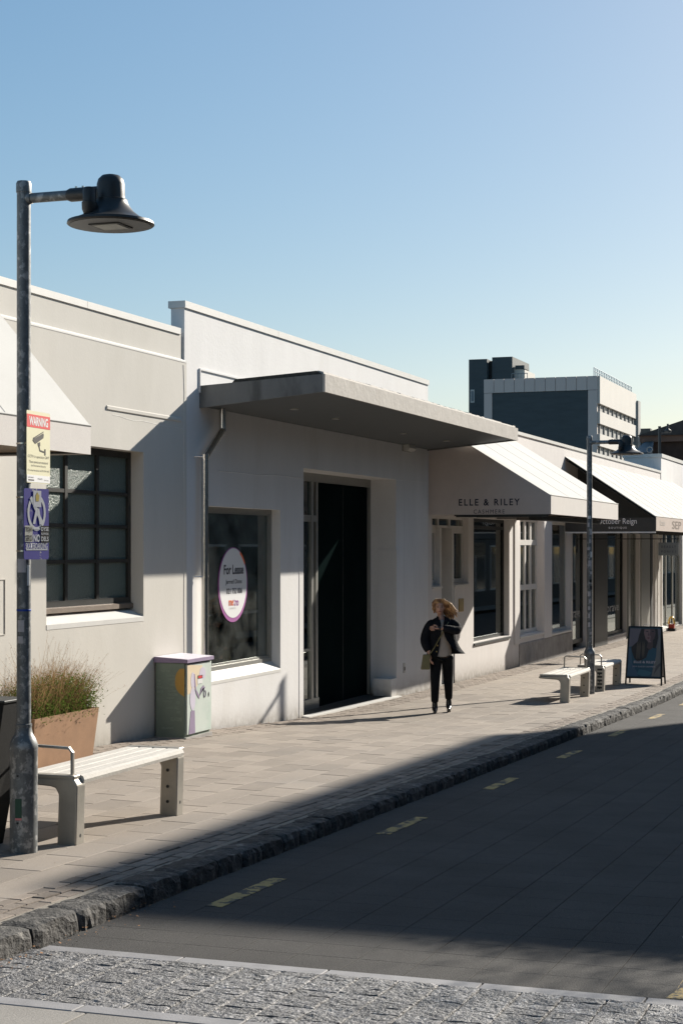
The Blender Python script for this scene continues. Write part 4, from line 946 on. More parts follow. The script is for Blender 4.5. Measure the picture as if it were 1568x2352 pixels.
# signs on the first lamp
def sign_frame(px, yt, yb, w_, ang, v0, name, label):
    """sign whose left edge is seen at px, starting at street offset v0, running at angle ang from the street direction"""
    a = P(px, yt, v0); c = P(px, yb, v0); return a, c, Vector((math.cos(ang), math.sin(ang), 0))
def plate(px, yt, yb, w_, ang, v0, label, m_back, bands, rr=.012):
    a, c, d = sign_frame(px, yt, yb, w_, ang, v0, '', label); nrm = d.cross(Vector((0, 0, 1)))
    H = a.z - c.z; t = thing('street_sign', (c.x, c.y, c.z), label, 'sign')
    def pt(s, h, off=0.): return c + d * (s * w_) + Vector((0, 0, h * H)) + nrm * off
    def slab(name, s0, s1, h0, h1, o0, o1, m, round_=False):
        b = MB()
        if round_:
            ps = []
            for (cs, ch, aa) in ((s1 * w_ - rr, h0 * H + rr, -90), (s1 * w_ - rr, h1 * H - rr, 0), (s0 * w_ + rr, h1 * H - rr, 90), (s0 * w_ + rr, h0 * H + rr, 180)):
                for i in range(5):
                    an = R(aa + 22.5 * i); ps.append((cs + rr * math.cos(an), ch + rr * math.sin(an)))
        else: ps = [(s0 * w_, h0 * H), (s1 * w_, h0 * H), (s1 * w_, h1 * H), (s0 * w_, h1 * H)]
        n = len(ps); q = [c + d * s + Vector((0, 0, h)) + nrm * o0 for s, h in ps] + [c + d * s + Vector((0, 0, h)) + nrm * o1 for s, h in ps]
        b.add(q, [tuple(range(n, 2 * n)), tuple(range(n))[::-1]] + [(i, (i + 1) % n, n + (i + 1) % n, n + i) for i in range(n)])
        return b.build(name, m, t)
    slab('plate', 0, 1, 0, 1, -.003, 0, m_back, True)
    for nm, s0, s1, h0, h1_, m in bands: slab(nm, s0, s1, h0, h1_, .0003, .0012, m)
    def tx(s, sc, hc, ws, hs, m, bold=0., sp=1., ang=0): return text('lettering', s, c + d * (sc * w_) + Vector((0, 0, hc * H)), ws * w_, hs * H, 'front', m, t, bold=bold, sp=sp, off=.002, wdir=d, ang=ang)
    def poly(name, pts, m, off=.0014):
        b = MB(); n = len(pts); q = [pt(s, h, off) for s, h in pts] + [pt(s, h, off + .0006) for s, h in pts]
        b.add(q, [tuple(range(n, 2 * n)), tuple(range(n))[::-1]] + [(i, (i + 1) % n, n + (i + 1) % n, n + i) for i in range(n)]); return b.build(name, m, t)
    return t, tx, poly, slab, pt, d, nrm
v0s = L1b.y - .058
M_signc = flat('sign_cream', (.66, .63, .43)); M_signw = flat('sign_white', (.72, .72, .72)); M_sink = flat('sign_ink', (.03, .028, .025)); M_sblue = mat('faded_blue_print', (.07, .06, .34), .6, var=.1, c2=(.55, .53, .5), c2s=16, c2t=(.62, .66), bump=0, grain=0)
st, tx, poly, slab, pt, d, nn = plate(62, 941, 1108, .375, R(4.5), v0s, 'cream and red WARNING camera sign strapped to the nearest lamp post', M_signc,
    [('red_band', 0.004, .996, .77, .95, M_red), ('white_band', .004, .996, .012, .11, M_signw)])
tx('WARNING', .5, .86, .80, .125, M_signw, .03)
poly('camera_pictogram', [(.24, .60), (.70, .71), (.72, .685), (.70, .64), (.36, .545), (.28, .575)], M_sink); poly('camera_pictogram', [(.26, .625), (.70, .735), (.715, .725), (.28, .61)], M_sink)
poly('camera_pictogram', [(.46, .565), (.56, .58), (.565, .53), (.53, .51), (.48, .52)], M_sink)
poly('camera_pictogram', [(.50, .515), (.54, .52), (.56, .47), (.75, .455), (.75, .435), (.55, .45)], M_sink); poly('camera_pictogram', [(.755, .49), (.80, .487), (.80, .40), (.755, .402)], M_sink)
tx('CCTV in operation 24/7', .5, .365, .90, .048, M_sink, .0); tx('These cameras are monitored', .5, .295, .80, .034, M_sink); tx('by Newmarket Security', .5, .24, .62, .034, M_sink); tx('For enquiries please call 09 529 1460', .5, .175, .90, .032, M_sink)
tx('NEWMARKET', .17, .075, .24, .018, M_sink); slab('logo_block', .06, .3, .03, .048, .0014, .002, M_sink); tx('POLICE', .56, .062, .2, .022, M_sink); tx('SaferCities', .83, .05, .2, .018, M_sink)
st2, tx, poly, slab, pt, d, nn = plate(56, 1121, 1285, .245, R(-13), L1b.y - .062, 'blue sticker covered NO SKATEBOARDING sign strapped to the nearest lamp post', M_sblue, [('bottom_rule', .08, .94, .128, .148, M_signw)])
ring = []
for i in range(33): a = 2 * math.pi * i / 32; ring.append((.5 + .37 * math.cos(a), .66 + .26 * math.sin(a)))
ri = [(.5 + .29 * math.cos(2 * math.pi * i / 32), .66 + .205 * math.sin(2 * math.pi * i / 32)) for i in range(33)]
b = MB(); q = [pt(s, h, .0014) for s, h in ring] + [pt(s, h, .0014) for s, h in ri]; b.add(q, [(i, i + 1, 34 + i, 33 + i) for i in range(32)]); b.build('prohibition_ring', M_signw, st2)
poly('prohibition_bar', [(.22, .86), (.30, .89), (.80, .50), (.72, .46)], M_signw, .0016); poly('skater_pictogram', [(.34, .50), (.44, .50), (.56, .72), (.48, .74)], M_signw, .0018); poly('skater_pictogram', [(.52, .70), (.60, .72), (.70, .50), (.62, .49)], M_signw, .0018); poly('skateboard_pictogram', [(.40, .44), (.66, .44), (.68, .42), (.38, .42)], M_signw, .0018)
poly('white_sticker', [(.36, .74), (.68, .74), (.68, .97), (.36, .97)], flat('sticker_white', (.70, .69, .72)), .0022); poly('sticker_figure', [(.46, .82), (.58, .82), (.60, .90), (.52, .95), (.45, .90)], flat('sticker_yellow', (.6, .45, .1)), .003)
tx('OASER', .52, .785, .28, .035, M_red, .04)
poly('trojan_sticker', [(.02, .245), (.33, .245), (.33, .475), (.02, .475)], flat('sticker_cream', (.62, .6, .52)), .0024); tx('TROJAN', .175, .415, .28, .085, M_sink, .02).location += nn * .002; tx('SERO', .175, .30, .26, .085, M_sink, .02).location += nn * .002
poly('dyse_sticker', [(.66, .235), (.99, .235), (.99, .475), (.66, .475)], M_sink, .0024)
for s, h, hh in (('DYSE', .43, .055), ('KLAWOSA', .362, .03), ('DELS', .29, .065)): tx(s, .825, h, .30, hh, M_signw, .02).location += nn * .002
tx('NO', .5, .30, .27, .11, M_signw, .04); tx('SKATEBOARDING', .5, .19, .88, .085, M_signw, .02)
for py in (1023, 1146, 1269):
    h = h1(py) + L1b.z; MB().lathe([(.049, 0), (.0505, .001), (.0505, .012), (.049, .013)], (L1b.x, L1b.y, h), 24).build('sign_strap', M_steel, st if py < 1100 else st2, smooth='auto')
for (aa, hh, tt) in ((st, 1.0, 0), (st2, .0, 0)): pass

# ------------------------------------------------------------------ benches
M_bsteel = mat('brushed_bench_steel', (.40, .375, .33), .42, .45, var=.12, vs_=8, bump=.08, coord='o')
M_bwood = mat('bleached_bench_wood', (.58, .55, .50), .8, var=.14, vs_=10, grain=.1, bump=.35, bs=40, coord='o', stretch=(.4, 3, 3), c2=(.52, .49, .45), c2s=9, c2t=(.55, .7), c2amt=.6)
def bench(u0, v0, arm_left, label, zs, slot=False):
    """u0: left end; v0: street-side face of the legs; single legs on the street side carry arms reaching back under the seat"""
    L, dep = 1.80, .50; z0 = zg(u0 + .9, v0)
    t = thing('bench', (u0 + L / 2, v0 + dep / 2, z0), label, 'bench', 'steel and timber street benches')
    prof = [(0.0, -.12), (0.15, -.12), (.135, .33), (.16, .375), (.20, .385), (dep - .02, .40), (dep, .415), (dep - .01, .435), (.03, .45), (.01, .44), (-.012, .40)]
    for i, uu in enumerate((u0, u0 + L - .13)):
        lg = MB().prism([(v0 + p, zs - .45 + q) for p, q in prof], uu, uu + .13)
        lo = lg.build('leg', M_bsteel, t)
        m = lo.modifiers.new('bevel', 'BEVEL'); m.width = .012; m.segments = 2; m.limit_method = 'ANGLE'
        for q in (.06, .20): MB().tube([(uu + .065, v0 - .004, zs - .45 + q - .02), (uu + .065, v0 + .01, zs - .45 + q - .02)], .014, 12).build('bolt', M_charcoal, lo)
        if i == 1 or slot:
            for q in (.05, .17, .30): MB().tube([(uu - .004, v0 + .075, zs - .45 + q), (uu + .01, v0 + .075, zs - .45 + q)], .013, 10).build('bolt', M_charcoal, lo)
    if slot:
        for q in range(6): MB().box(u0 - .004, u0 + .01, v0 + .025, v0 + .115, zs - .40 + q * .065, zs - .40 + q * .065 + .035).build('slot', M_black, t)
    n = 4; w_ = .107
    for k in range(n):
        a = v0 + .0 + k * .122
        sl = MB()
        if k == 0: sl.prism([(a - .012, zs - .045), (a - .018, zs - .02), (a - .008, zs + .004), (a + .015, zs + .014), (a + w_, zs + .014), (a + w_, zs - .02), (a + .02, zs - .045)], u0 + .10, u0 + L - .02)
        else: sl.cbox(u0 + .10, u0 + L - .02, a, a + w_, zs - .02, zs + .014, .006)
        sl.build('seat_slat', M_bwood, t)
    for uu in (u0 - .0, u0 + L - .05):
        MB().cbox(uu, uu + .09, v0 + .01, v0 + dep - .02, zs - .01, zs + .018, .006).build('end_plate', M_bsteel, t)
    ua = u0 + .05 if arm_left else u0 + L - .06
    ap = [(ua, v0 + .05, zs), (ua, v0 + .05, zs + .175), (ua, v0 + .075, zs + .205), (ua, v0 + dep - .10, zs + .215), (ua, v0 + dep - .07, zs + .195), (ua, v0 + dep - .065, zs)]
    MB().tube(ap, [(.020, .012)] * 6, 8).build('armrest', M_bsteel, t, smooth='auto')
    return t
bench(10.62, 5.70, True, 'nearest pale slatted bench, with armrest at its lamp post end', zg(10.7, 5.75) + .47)
bench(27.45, 5.70, False, 'slatted bench just left of the stickered lamp post', zg(28.4, 5.75) + .46)
bench(30.55, 5.70, True, 'slatted bench between the stickered lamp post and the sandwich board', zg(31.4, 5.75) + .46, slot=True)

# ------------------------------------------------------------------ planters and grasses
M_copper = mat('copper_brown_metal', (.37, .22, .13), .5, .15, var=.12, vs_=5, grain=.08, gs=90, bump=.06, c2=(.30, .16, .10), c2s=3, c2t=(.55, .8), coord='w')
def planter(u0, u1, v0, v1, zt, zb, ins, m, label):
    t = thing('planter', ((u0 + u1) / 2, (v0 + v1) / 2, zb), label, 'planter')
    b = MB(); tw = .012
    o = [(u0, v0), (u1, v0), (u1, v1), (u0, v1)]; bt = [(u0 + ins, v0 + ins), (u1 - ins, v0 + ins), (u1 - ins, v1 - ins), (u0 + ins, v1 - ins)]
    inn = [(u0 + tw, v0 + tw), (u1 - tw, v0 + tw), (u1 - tw, v1 - tw), (u0 + tw, v1 - tw)]
    V = [(a, c, zb) for a, c in bt] + [(a, c, zt) for a, c in o] + [(a, c, zt) for a, c in inn] + [(a, c, zt - .05) for a, c in inn]
    F = [(0, 3, 2, 1)] + [(i, (i + 1) % 4, 4 + (i + 1) % 4, 4 + i) for i in range(4)] + [(4 + i, 4 + (i + 1) % 4, 8 + (i + 1) % 4, 8 + i) for i in range(4)] + [(8 + i, 8 + (i + 1) % 4, 12 + (i + 1) % 4, 12 + i) for i in range(4)]
    b.add(V, F); b.build('box', m, t); MB().box(u0 + tw, u1 - tw, v0 + tw, v1 - tw, zt - .07, zt - .05).build('soil', M_dirt, t); return t
pa = P(83, 1647, 8.12); pb = P(228, 1629, 8.12); zp = (pa.z + pb.z) / 2
planter(pa.x - .02, pb.x, 8.12, 8.58, zp, zg(16, 8.2) + .01, .05, M_copper, 'copper brown tapered planter holding feathery grasses by the cream wall')
qv = 6.45; qa = P(40, 1612, qv)
LB = thing('litter_bin', (10.4, 6.4, zg(10.4, 6.4)), 'tall black tapered bin behind the nearest lamp post at left edge', 'bin')
zl = zg(10.4, 6.4); zt_ = EYE - (1613 - HOR) / FPX * 11.7
MB().hexa([(10.26, 6.22, zl - .03), (10.48, 6.20, zl - .03), (10.48, 6.62, zl - .03), (10.26, 6.62, zl - .03), (10.18, 6.01, zt_), (10.50, 6.01, zt_), (10.50, 6.72, zt_), (10.18, 6.72, zt_)]).build('body', mat('bin_black', (.012, .012, .012), .75, spec=.2), LB)
MB().cbox(10.17, 10.51, 6.0, 6.73, zt_ + .001, zt_ + .018, .004).build('rim', M_black, LB)

M_grass = D.materials.new('grass_stem'); 
def leafmat(name, c, tr=.4, c2=None):
    m = D.materials.new(name); m.use_nodes = True; N = m.node_tree.nodes; Lk = m.node_tree.links; N.remove(N['Principled BSDF'])
    d_ = N.new('ShaderNodeBsdfDiffuse'); t_ = N.new('ShaderNodeBsdfTranslucent'); mx = N.new('ShaderNodeMixShader'); mx.inputs[0].default_value = tr
    g = N.new('ShaderNodeNewGeometry'); n = N.new('ShaderNodeTexNoise'); n.inputs['Scale'].default_value = 9; Lk.new(g.outputs['Position'], n.inputs['Vector'])
    cr = N.new('ShaderNodeMix'); cr.data_type = 'RGBA'; cr.inputs['A'].default_value = (*c, 1); cr.inputs['B'].default_value = (*(c2 or [q * .5 for q in c]), 1); Lk.new(n.outputs['Fac'], cr.inputs['Factor'])
    for q in (d_, t_): Lk.new(cr.outputs['Result'], q.inputs[0])
    Lk.new(d_.outputs[0], mx.inputs[1]); Lk.new(t_.outputs[0], mx.inputs[2]); Lk.new(mx.outputs[0], N['Material Output'].inputs[0]); return m
M_stem = leafmat('dry_stem', (.34, .24, .12), .45, (.20, .12, .06)); M_leaf = leafmat('small_leaf', (.085, .155, .03), .45, (.10, .12, .03)); M_seed = leafmat('seed_head', (.42, .26, .15), .5, (.25, .13, .07))
gt = thing('ornamental_grass', ((pa.x + pb.x) / 2, 8.35, zp - .05), 'wispy brown and green grass clump growing in the copper planter', 'plant')
bs_, bl_, bd_ = MB(), MB(), MB(); rg = random.Random(3)
def ribbon(b, pts, w0, w1):
    n = len(pts); ax = Vector((rg.uniform(-1, 1), rg.uniform(-1, 1), 0)).normalized()
    vs_ = []
    for i, p in enumerate(pts): w_ = w0 + (w1 - w0) * i / (n - 1); vs_ += [p - ax * w_, p + ax * w_]
    b.add(vs_, [(2 * i, 2 * i + 1, 2 * i + 3, 2 * i + 2) for i in range(n - 1)])
uc0, uc1 = pa.x - .35, pb.x - .02
for i in range(1450):
    fu_ = rg.random(); bu = pa.x + .02 + (pb.x - pa.x - .06) * fu_; bv = 8.18 + .36 * rg.random()
    H = (.26 + .36 * (1 - abs(fu_ - .5) * 1.1)) * rg.uniform(.62, 1.18); H *= (1.4 if rg.random() < .08 else 1); lean = (fu_ - .42) * 1.05 + rg.gauss(0, .20); lv = rg.gauss(-.02, .12)
    p0 = Vector((bu, bv, zp - .05)); pts = []
    for k in range(6):
        t = k / 5; pts.append(p0 + Vector((lean * H * t ** 1.5 + .05 * math.sin(t * 5 + i) * H * t, lv * t ** 1.5, H * (t - .14 * t * t))))
    ribbon(bs_, pts, .0016, .0007)
    if H > .2:
        for k in range(rg.randint(2, 7)):
            t = rg.uniform(.45, 1); j = min(4, int(t * 5)); q = pts[j].lerp(pts[j + 1], t * 5 - j); r_ = rg.uniform(.002, .006); dv = Vector((rg.uniform(-1, 1), rg.uniform(-1, 1), rg.uniform(0, 1))).normalized() * rg.uniform(.005, .022)
            q2 = q + dv; bd_.add([q, q2 + Vector((r_, 0, 0)), q2 + dv * .3, q2 - Vector((r_, 0, 0))], [(0, 1, 2, 3)])
for i in range(23000):
    fu_ = rg.random(); t = rg.random() ** 1.25; H = .46 * (1 - .9 * (fu_ - .55) ** 2); h = t * H
    spread = 1 + .28 * t; q = Vector(((pa.x + pb.x) / 2 + ((pb.x - pa.x) * (fu_ - .5)) * spread + rg.gauss(0, .02), 8.33 + rg.gauss(0, .09), zp - .06 + h * rg.uniform(.4, 1)))
    r_ = rg.uniform(.007, .016); a = Vector((rg.uniform(-1, 1), rg.uniform(-1, 1), rg.uniform(-.4, 1))).normalized(); c = a.cross(Vector((rg.random(), rg.random(), rg.random()))).normalized()
    bl_.add([q, q + a * r_ + c * r_ * .4, q + a * r_ * 2.2, q + a * r_ - c * r_ * .4], [(0, 1, 2, 3)])
bs_.build('stem', M_stem, gt, kind='stuff'); bl_.build('leaf', M_leaf, gt, kind='stuff'); bd_.build('seed_head', M_seed, gt, kind='stuff')

# ------------------------------------------------------------------ painted service cabinet
ck = on_ground(424, 1691); cv = ck.y; cu = ck.x
cv = 8.23; cu = P(424, 1600, cv).x; cw = P(482, 1600, cv).x - cu; cz0 = P(424, 1691, cv).z - .02; cz1 = (P(424, 1521, cv).z)
M_cgreen = mat('cabinet_green', (.19, .235, .19), .6, var=.12, vs_=5, c2=(.03, .04, .03), c2s=6, c2t=(.62, .70), c2amt=.7, bump=.08); M_cmint = mat('cabinet_mint', (.54, .60, .55), .6, var=.05, vs_=5, c2=(.46, .55, .49), c2s=4, bump=.04)
M_lilac = mat('lilac_paint', (.26, .20, .31), .6, var=.08); M_lilac2 = mat('pale_lilac_paint', (.56, .52, .62), .6, var=.06); M_ochre = mat('ochre_paint', (.46, .27, .06), .6, var=.08); M_peach = mat('peach_paint', (.70, .58, .40), .6, var=.06)
cb = thing('service_cabinet', (cu + cw / 2, cv + .2, cz0), 'mint green mural painted service cabinet with lilac lid by the white wall', 'cabinet')
MB().cbox(cu, cu + cw, cv, 8.60, cz0 - .05, cz1 - .01, .006).build('body', M_cgreen, cb)
dpn = MB().cbox(cu + .03, cu + cw + .004, cv - .02, cv, cz0 + .03, cz1 - .03, .004).build('door', M_cmint, cb)
MB().hexa([(cu - .015, cv - .045, cz1 - .01), (cu + cw + .02, cv - .045, cz1 - .01), (cu + cw + .02, 8.615, cz1 - .01), (cu - .015, 8.615, cz1 - .01), (cu - .015, cv - .045, cz1 + .03), (cu + cw + .02, cv - .045, cz1 + .03), (cu + cw + .02, 8.615, cz1 + .055), (cu - .015, 8.615, cz1 + .055)]).build('lid', M_lilac, cb)
MB().hexa([(cu - .012, cv - .042, cz1 + .0302), (cu + cw + .017, cv - .042, cz1 + .0302), (cu + cw + .017, 8.61, cz1 + .0552), (cu - .012, 8.61, cz1 + .0552), (cu - .012, cv - .042, cz1 + .033), (cu + cw + .017, cv - .042, cz1 + .033), (cu + cw + .017, 8.61, cz1 + .058), (cu - .012, 8.61, cz1 + .058)]).build('lid_top', mat('pale_lid_top', (.66, .62, .68), .6), cb)  # top face of the lid, in a paler colour than its edges
MB().box(cu - .02, cu + cw + .01, cv - .03, 8.61, cz0 - .12, cz0 - .0).build('plinth', M_plinth, cb)
ch = cz1 - cz0 - .06
def fpoly(name, pts, m, off=.0215): # on the door; s,h fractions
    MB().prism([(cu + .03 + s * (cw - .03), cz0 + .03 + h * ch) for s, h in pts], cv - off, cv - off - .0009, 'y').build(name, m, dpn)
def circ(cx_, cy_, rx, ry, a0=0, a1=360, n=24): return [(cx_ + rx * math.cos(R(a0 + (a1 - a0) * i / n)), cy_ + ry * math.sin(R(a0 + (a1 - a0) * i / n))) for i in range(n + (a1 - a0 < 360))]
fpoly('peach_arc', [(0.004, .57)] + [(.0 + .62 * math.cos(R(t)) * 1.0 + .0, .995 - .42 * math.sin(R(t))) for t in range(85, -1, -8)] + [(.004, .995)], M_peach)
fpoly('sun_circle', circ(.62, .84, .13, .09), M_lilac2, .0225)
fpoly('mural_vase', circ(.22, .50, .11, .17), M_lilac2, .0225); fpoly('mural_figure', circ(.22, .76, .08, .12), M_lilac2, .023)
fpoly('purple_column', [(.06, .004), (.32, .004), (.30, .33), (.14, .33)], M_lilac, .0222)
fpoly('purple_ribbon', [(.26, .85), (.30, .85), (.36, .62), (.50, .52), (.62, .62), (.70, .63), (.66, .67), (.56, .63), (.48, .48), (.38, .55), (.28, .68)], M_lilac, .0232)
curl = [(cu + .03 + (.72 + .07 * math.cos(R(t)) * (1 - t / 700)) * (cw - .03), cv - .023, cz0 + .03 + (.55 + .10 * math.sin(R(t)) * (1 - t / 700)) * ch) for t in range(90, 480, 30)]
MB().tube(curl, .004, 5).build('purple_curl', M_lilac, dpn)
fpoly('danger_sticker', [(.42, .77), (.62, .77), (.62, .82), (.42, .82)], M_ink, .0238); fpoly('danger_oval', circ(.52, .795, .085, .02), M_red, .0246); fpoly('notice_sticker', [(.41, .70), (.62, .70), (.62, .769), (.41, .769)], M_signw, .0238)
fpoly('handle_recess', circ(.88, .52, .015, .035), M_black, .0238)
dp_ = 8.60 - cv
def spoly(name, pts, m): MB().prism([(8.60 - s * dp_, cz0 + h * ch) for s, h in pts], cu - .0008, cu - .0016, 'x').build(name, m, cb)
spoly('ochre_arc', [(1, .98)] + [(1 - .33 * math.sin(R(t)), .80 + .20 * math.cos(R(t))) for t in range(25, 165, 10)] + [(1 - .02, .585), (1, .575)], M_ochre)
M_chalk = flat('chalk', (.34, .42, .34))
for s, a, h, w_, hh in (('PLAY FOR', .35, .94, .30, .03), ('THANK YOU', .52, .875, .30, .03), ('CHRISTMAS', .58, .825, .26, .03), ('CAN', .62, .785, .12, .03), ('SWEET', .60, .745, .18, .03), ('FOR', .12, .80, .13, .035), ('OUR', .14, .755, .13, .03), ('MOTHER', .16, .71, .20, .035), ('& FATHER', .17, .645, .22, .035), ('COUNT ON A', .46, .70, .34, .022),
                        ('PLATFORM', .58, .66, .28, .03), ('THE CAFE', .60, .61, .32, .03), ('FRIDAY', .52, .56, .28, .025), ('EVERYDAY', .42, .51, .32, .025), ('ALWAYS', .50, .42, .24, .025), ('FOR', .78, .50, .12, .04), ('ALL', .74, .425, .16, .045), ('MY', .80, .36, .11, .04), ('RELATIONS', .72, .26, .38, .055), ('COLLABORATE', .42, .13, .40, .03)):
    text('chalk_writing', s, (cu - .002, 8.60 - a * dp_, cz0 + h * ch), w_ * dp_, hh * ch, 'side', M_chalk, cb, off=.0008, ang=R(random.uniform(-3, 3)))

# ------------------------------------------------------------------ sandwich board
sg = Vector((32.8, 5.31, zg(32.8, 5.31)))
AF = thing('sandwich_board', sg, 'black framed sandwich board with ELLE & RILEY poster on the footpath', 'sign')
W_, H_ = .62, 1.11
def bpt(s, h, o=0., back=False):   # s across (image left to right), h height, leaning planes
    lean = .24 * (1 - h / H_)
    x = sg.x + (lean if back else -lean) + (o if back else -o); return Vector((x, sg.y + W_ / 2 * (1 + .10 * (1 - h / H_)) - s * W_ * (1 + .10 * (1 - h / H_)) - .0, sg.z + h))
for bk in (False, True):
    b = MB()
    for s in (0, 1): b.tube([bpt(s, 0, 0, bk), bpt(s, H_, 0, bk)], .017, 4)
    b.tube([bpt(0, H_ - .01, 0, bk), bpt(1, H_ - .01, 0, bk)], .017, 4); b.tube([bpt(0, .14, 0, bk), bpt(1, .14, 0, bk)], .017, 4); b.build('frame', M_black, AF)
    b = MB(); q = [bpt(.02, .15, .003, bk), bpt(.98, .15, .003, bk), bpt(.98, H_ - .02, .003, bk), bpt(.02, H_ - .02, .003, bk)]; q2 = [bpt(.02, .15, -.006, bk), bpt(.98, .15, -.006, bk), bpt(.98, H_ - .02, -.006, bk), bpt(.02, H_ - .02, -.006, bk)]
    b.hexa(q + q2); pn = b.build('panel', flat('poster_teal', (.035, .085, .115), .35) if not bk else mat('board_back_pale', (.5, .42, .36), .7), AF)
    if not bk:
        def pp(name, pts, m, off):
            bb = MB(); n = len(pts); qa_ = [bpt(s, .15 + h * (H_ - .17), off) for s, h in pts]; qb_ = [bpt(s, .15 + h * (H_ - .17), off + .0008) for s, h in pts]
            bb.add(qa_ + qb_, [tuple(range(n, 2 * n)), tuple(range(n))[::-1]] + [(i, (i + 1) % n, n + (i + 1) % n, n + i) for i in range(n)]); bb.build(name, m, pn)
        F_ = lambda n_, c_: flat('print_' + n_, c_, .4)
        pp('poster_background', [(.03, .60), (.97, .60), (.97, .98), (.03, .98)], F_('lilac_grey', (.16, .145, .17)), .004)
        pp('poster_jumper', [(.03, .60), (.15, .63), (.40, .60), (.55, .50), (.80, .62), (.97, .55), (.97, .02), (.03, .02)], F_('teal', (.035, .10, .14)), .005)
        pp('poster_arm', [(.03, .58), (.10, .57), (.14, .30), (.30, .10), (.34, .02), (.03, .02)], F_('steel_blue', (.07, .13, .19)), .006)
        pp('poster_hair', [(.12, .52), (.10, .60), (.28, .72), (.32, .85), (.38, .98), (.88, .98), (.90, .80), (.86, .66), (.82, .58), (.72, .60), (.62, .55), (.56, .40), (.42, .34), (.30, .32), (.20, .38)], F_('dark_hair', (.035, .028, .024)), .007)
        for s in (.26, .34, .42, .30, .46): pp('poster_hair_strand', [(s, .36 + .1 * (s > .4)), (s + .025, .38), (s + .045, .60), (s + .02, .74), (s, .60)], F_('hair_light', (.11, .085, .06)), .0082)
        pp('poster_neck', [(.56, .60), (.60, .74), (.74, .74), (.74, .60), (.66, .55)], F_('skin_shadow', (.10, .065, .06)), .0082)
        pp('poster_face', [(.46, .90), (.48, .97), (.80, .97), (.82, .88), (.78, .78), (.70, .71), (.62, .70), (.52, .77)], F_('skin', (.24, .15, .145)), .0095)
        pp('poster_face_shade', [(.66, .97), (.80, .97), (.82, .88), (.78, .78), (.70, .71), (.66, .74), (.68, .82), (.64, .86)], F_('skin_dark', (.12, .075, .075)), .0105)
        pp('poster_mouth', [(.55, .79), (.60, .805), (.67, .795), (.61, .778)], F_('lips', (.16, .05, .05)), .0115)
        for s in (.51, .68): pp('poster_eye', [(s, .925), (s + .05, .938), (s + .10, .925), (s + .05, .915)], F_('eye', (.03, .03, .035)), .0115)
        pp('poster_nose', [(.585, .84), (.61, .92), (.635, .84)], F_('skin_dark', (.12, .075, .075)), .0115)
        pp('poster_blanket', [(.72, .02), (.76, .20), (.84, .42), (.86, .60), (.94, .86), (.97, .86), (.97, .02)], F_('oat', (.19, .18, .165)), .0082); pp('poster_fold', [(.78, .05), (.84, .22), (.97, .30), (.97, .24), (.88, .16)], F_('oat_dark', (.10, .095, .09)), .009)
        pp('poster_sleeve', [(.30, .06), (.36, .16), (.55, .14), (.72, .10), (.66, .04), (.46, .02)], F_('teal_light', (.06, .16, .20)), .0082)
        ln = Vector((1, 0, .0))
        def ptx(s, sc, hc, ws, hs, m, bold=0.):
            c_ = bpt(sc, .15 + hc * (H_ - .17), .013); return text('lettering', s, c_, ws * W_, hs, 'side', m, pn, bold=bold, off=.001)
        ptx('ELLE & RILEY', .52, .305, .68, .045, F_('pale', (.50, .46, .50)), .03); ptx('NEW SEASON CASHMERE', .50, .215, .70, .028, F_('pale', (.5, .46, .5)), .0)
hp = [bpt(.43, H_ + .0), bpt(.44, H_ + .03), bpt(.62, H_ + .03), bpt(.63, H_)]
MB().tube(hp, .006, 6).build('handle', M_steel, AF)

# ------------------------------------------------------------------ walking woman
wb = Vector((24.55, 7.02, 0)); wb.z = zg(wb.x, wb.y)
PW = thing('person', wb, 'woman with wavy brown hair walking in black jacket, cream top, black jeans and ankle boots', 'person')
fwd = Vector((math.cos(TH), math.sin(TH), 0)); rt = Vector((math.sin(TH), -math.cos(TH), 0)); yaw = R(-8)
def wp(x, y, z):     # x: image right, y: towards the camera, z: up
    return wb + rt * x - fwd * y + Vector((0, 0, z))
def skin(name, verts, edges, rad, m, sub=2, root=0, parent=PW):
    me = D.meshes.new(name); off = wloc(parent); me.from_pydata([tuple(wp(*v) - off) for v in verts], edges, []); o = D.objects.new(name, me); col.objects.link(o); o.parent = parent
    md = o.modifiers.new('s', 'SKIN'); md.use_smooth_shade = True; md.branch_smoothing = .5
    sv = me.skin_vertices[0].data
    for i, r_ in enumerate(rad): sv[i].radius = r_ if hasattr(r_, '__len__') else (r_, r_); sv[i].use_root = (i == root)
    s2 = o.modifiers.new('u', 'SUBSURF'); s2.levels = s2.render_levels = sub
    dg = bpy.context.evaluated_depsgraph_get(); dg.update(); nm = D.meshes.new_from_object(o.evaluated_get(dg)); o.modifiers.clear(); o.data = nm
    nm.materials.clear(); nm.materials.append(m); nm.polygons.foreach_set('use_smooth', [True] * len(nm.polygons)); D.meshes.remove(me); return o
M_skin = mat('skin', (.52, .30, .22), .55, var=.05, bump=0, grain=0); M_jack = mat('black_jacket_cloth', (.010, .011, .015), .85, var=.3, vs_=12, bump=.6, bs=14, bdist=.03, spec=.15); M_jean = mat('black_denim', (.007, .008, .010), .85, var=.2, bump=.4, bs=20, bdist=.02, spec=.15)
M_boot = mat('black_boot_leather', (.02, .02, .02), .22, var=.1, bump=.05); M_blouse = mat('cream_blouse', (.40, .34, .29), .85, var=.1, bump=.3, bs=18); M_hair = mat('backlit_brown_hair', (.24, .12, .055), .6, var=.4, vs_=14, bump=1., bs=45, bdist=.01, c2=(.62, .36, .16), c2s=11, c2t=(.45, .6)); M_bagm = mat('olive_leather', (.17, .15, .07), .5, var=.08)  # golden patches put the backlight into the hair colour
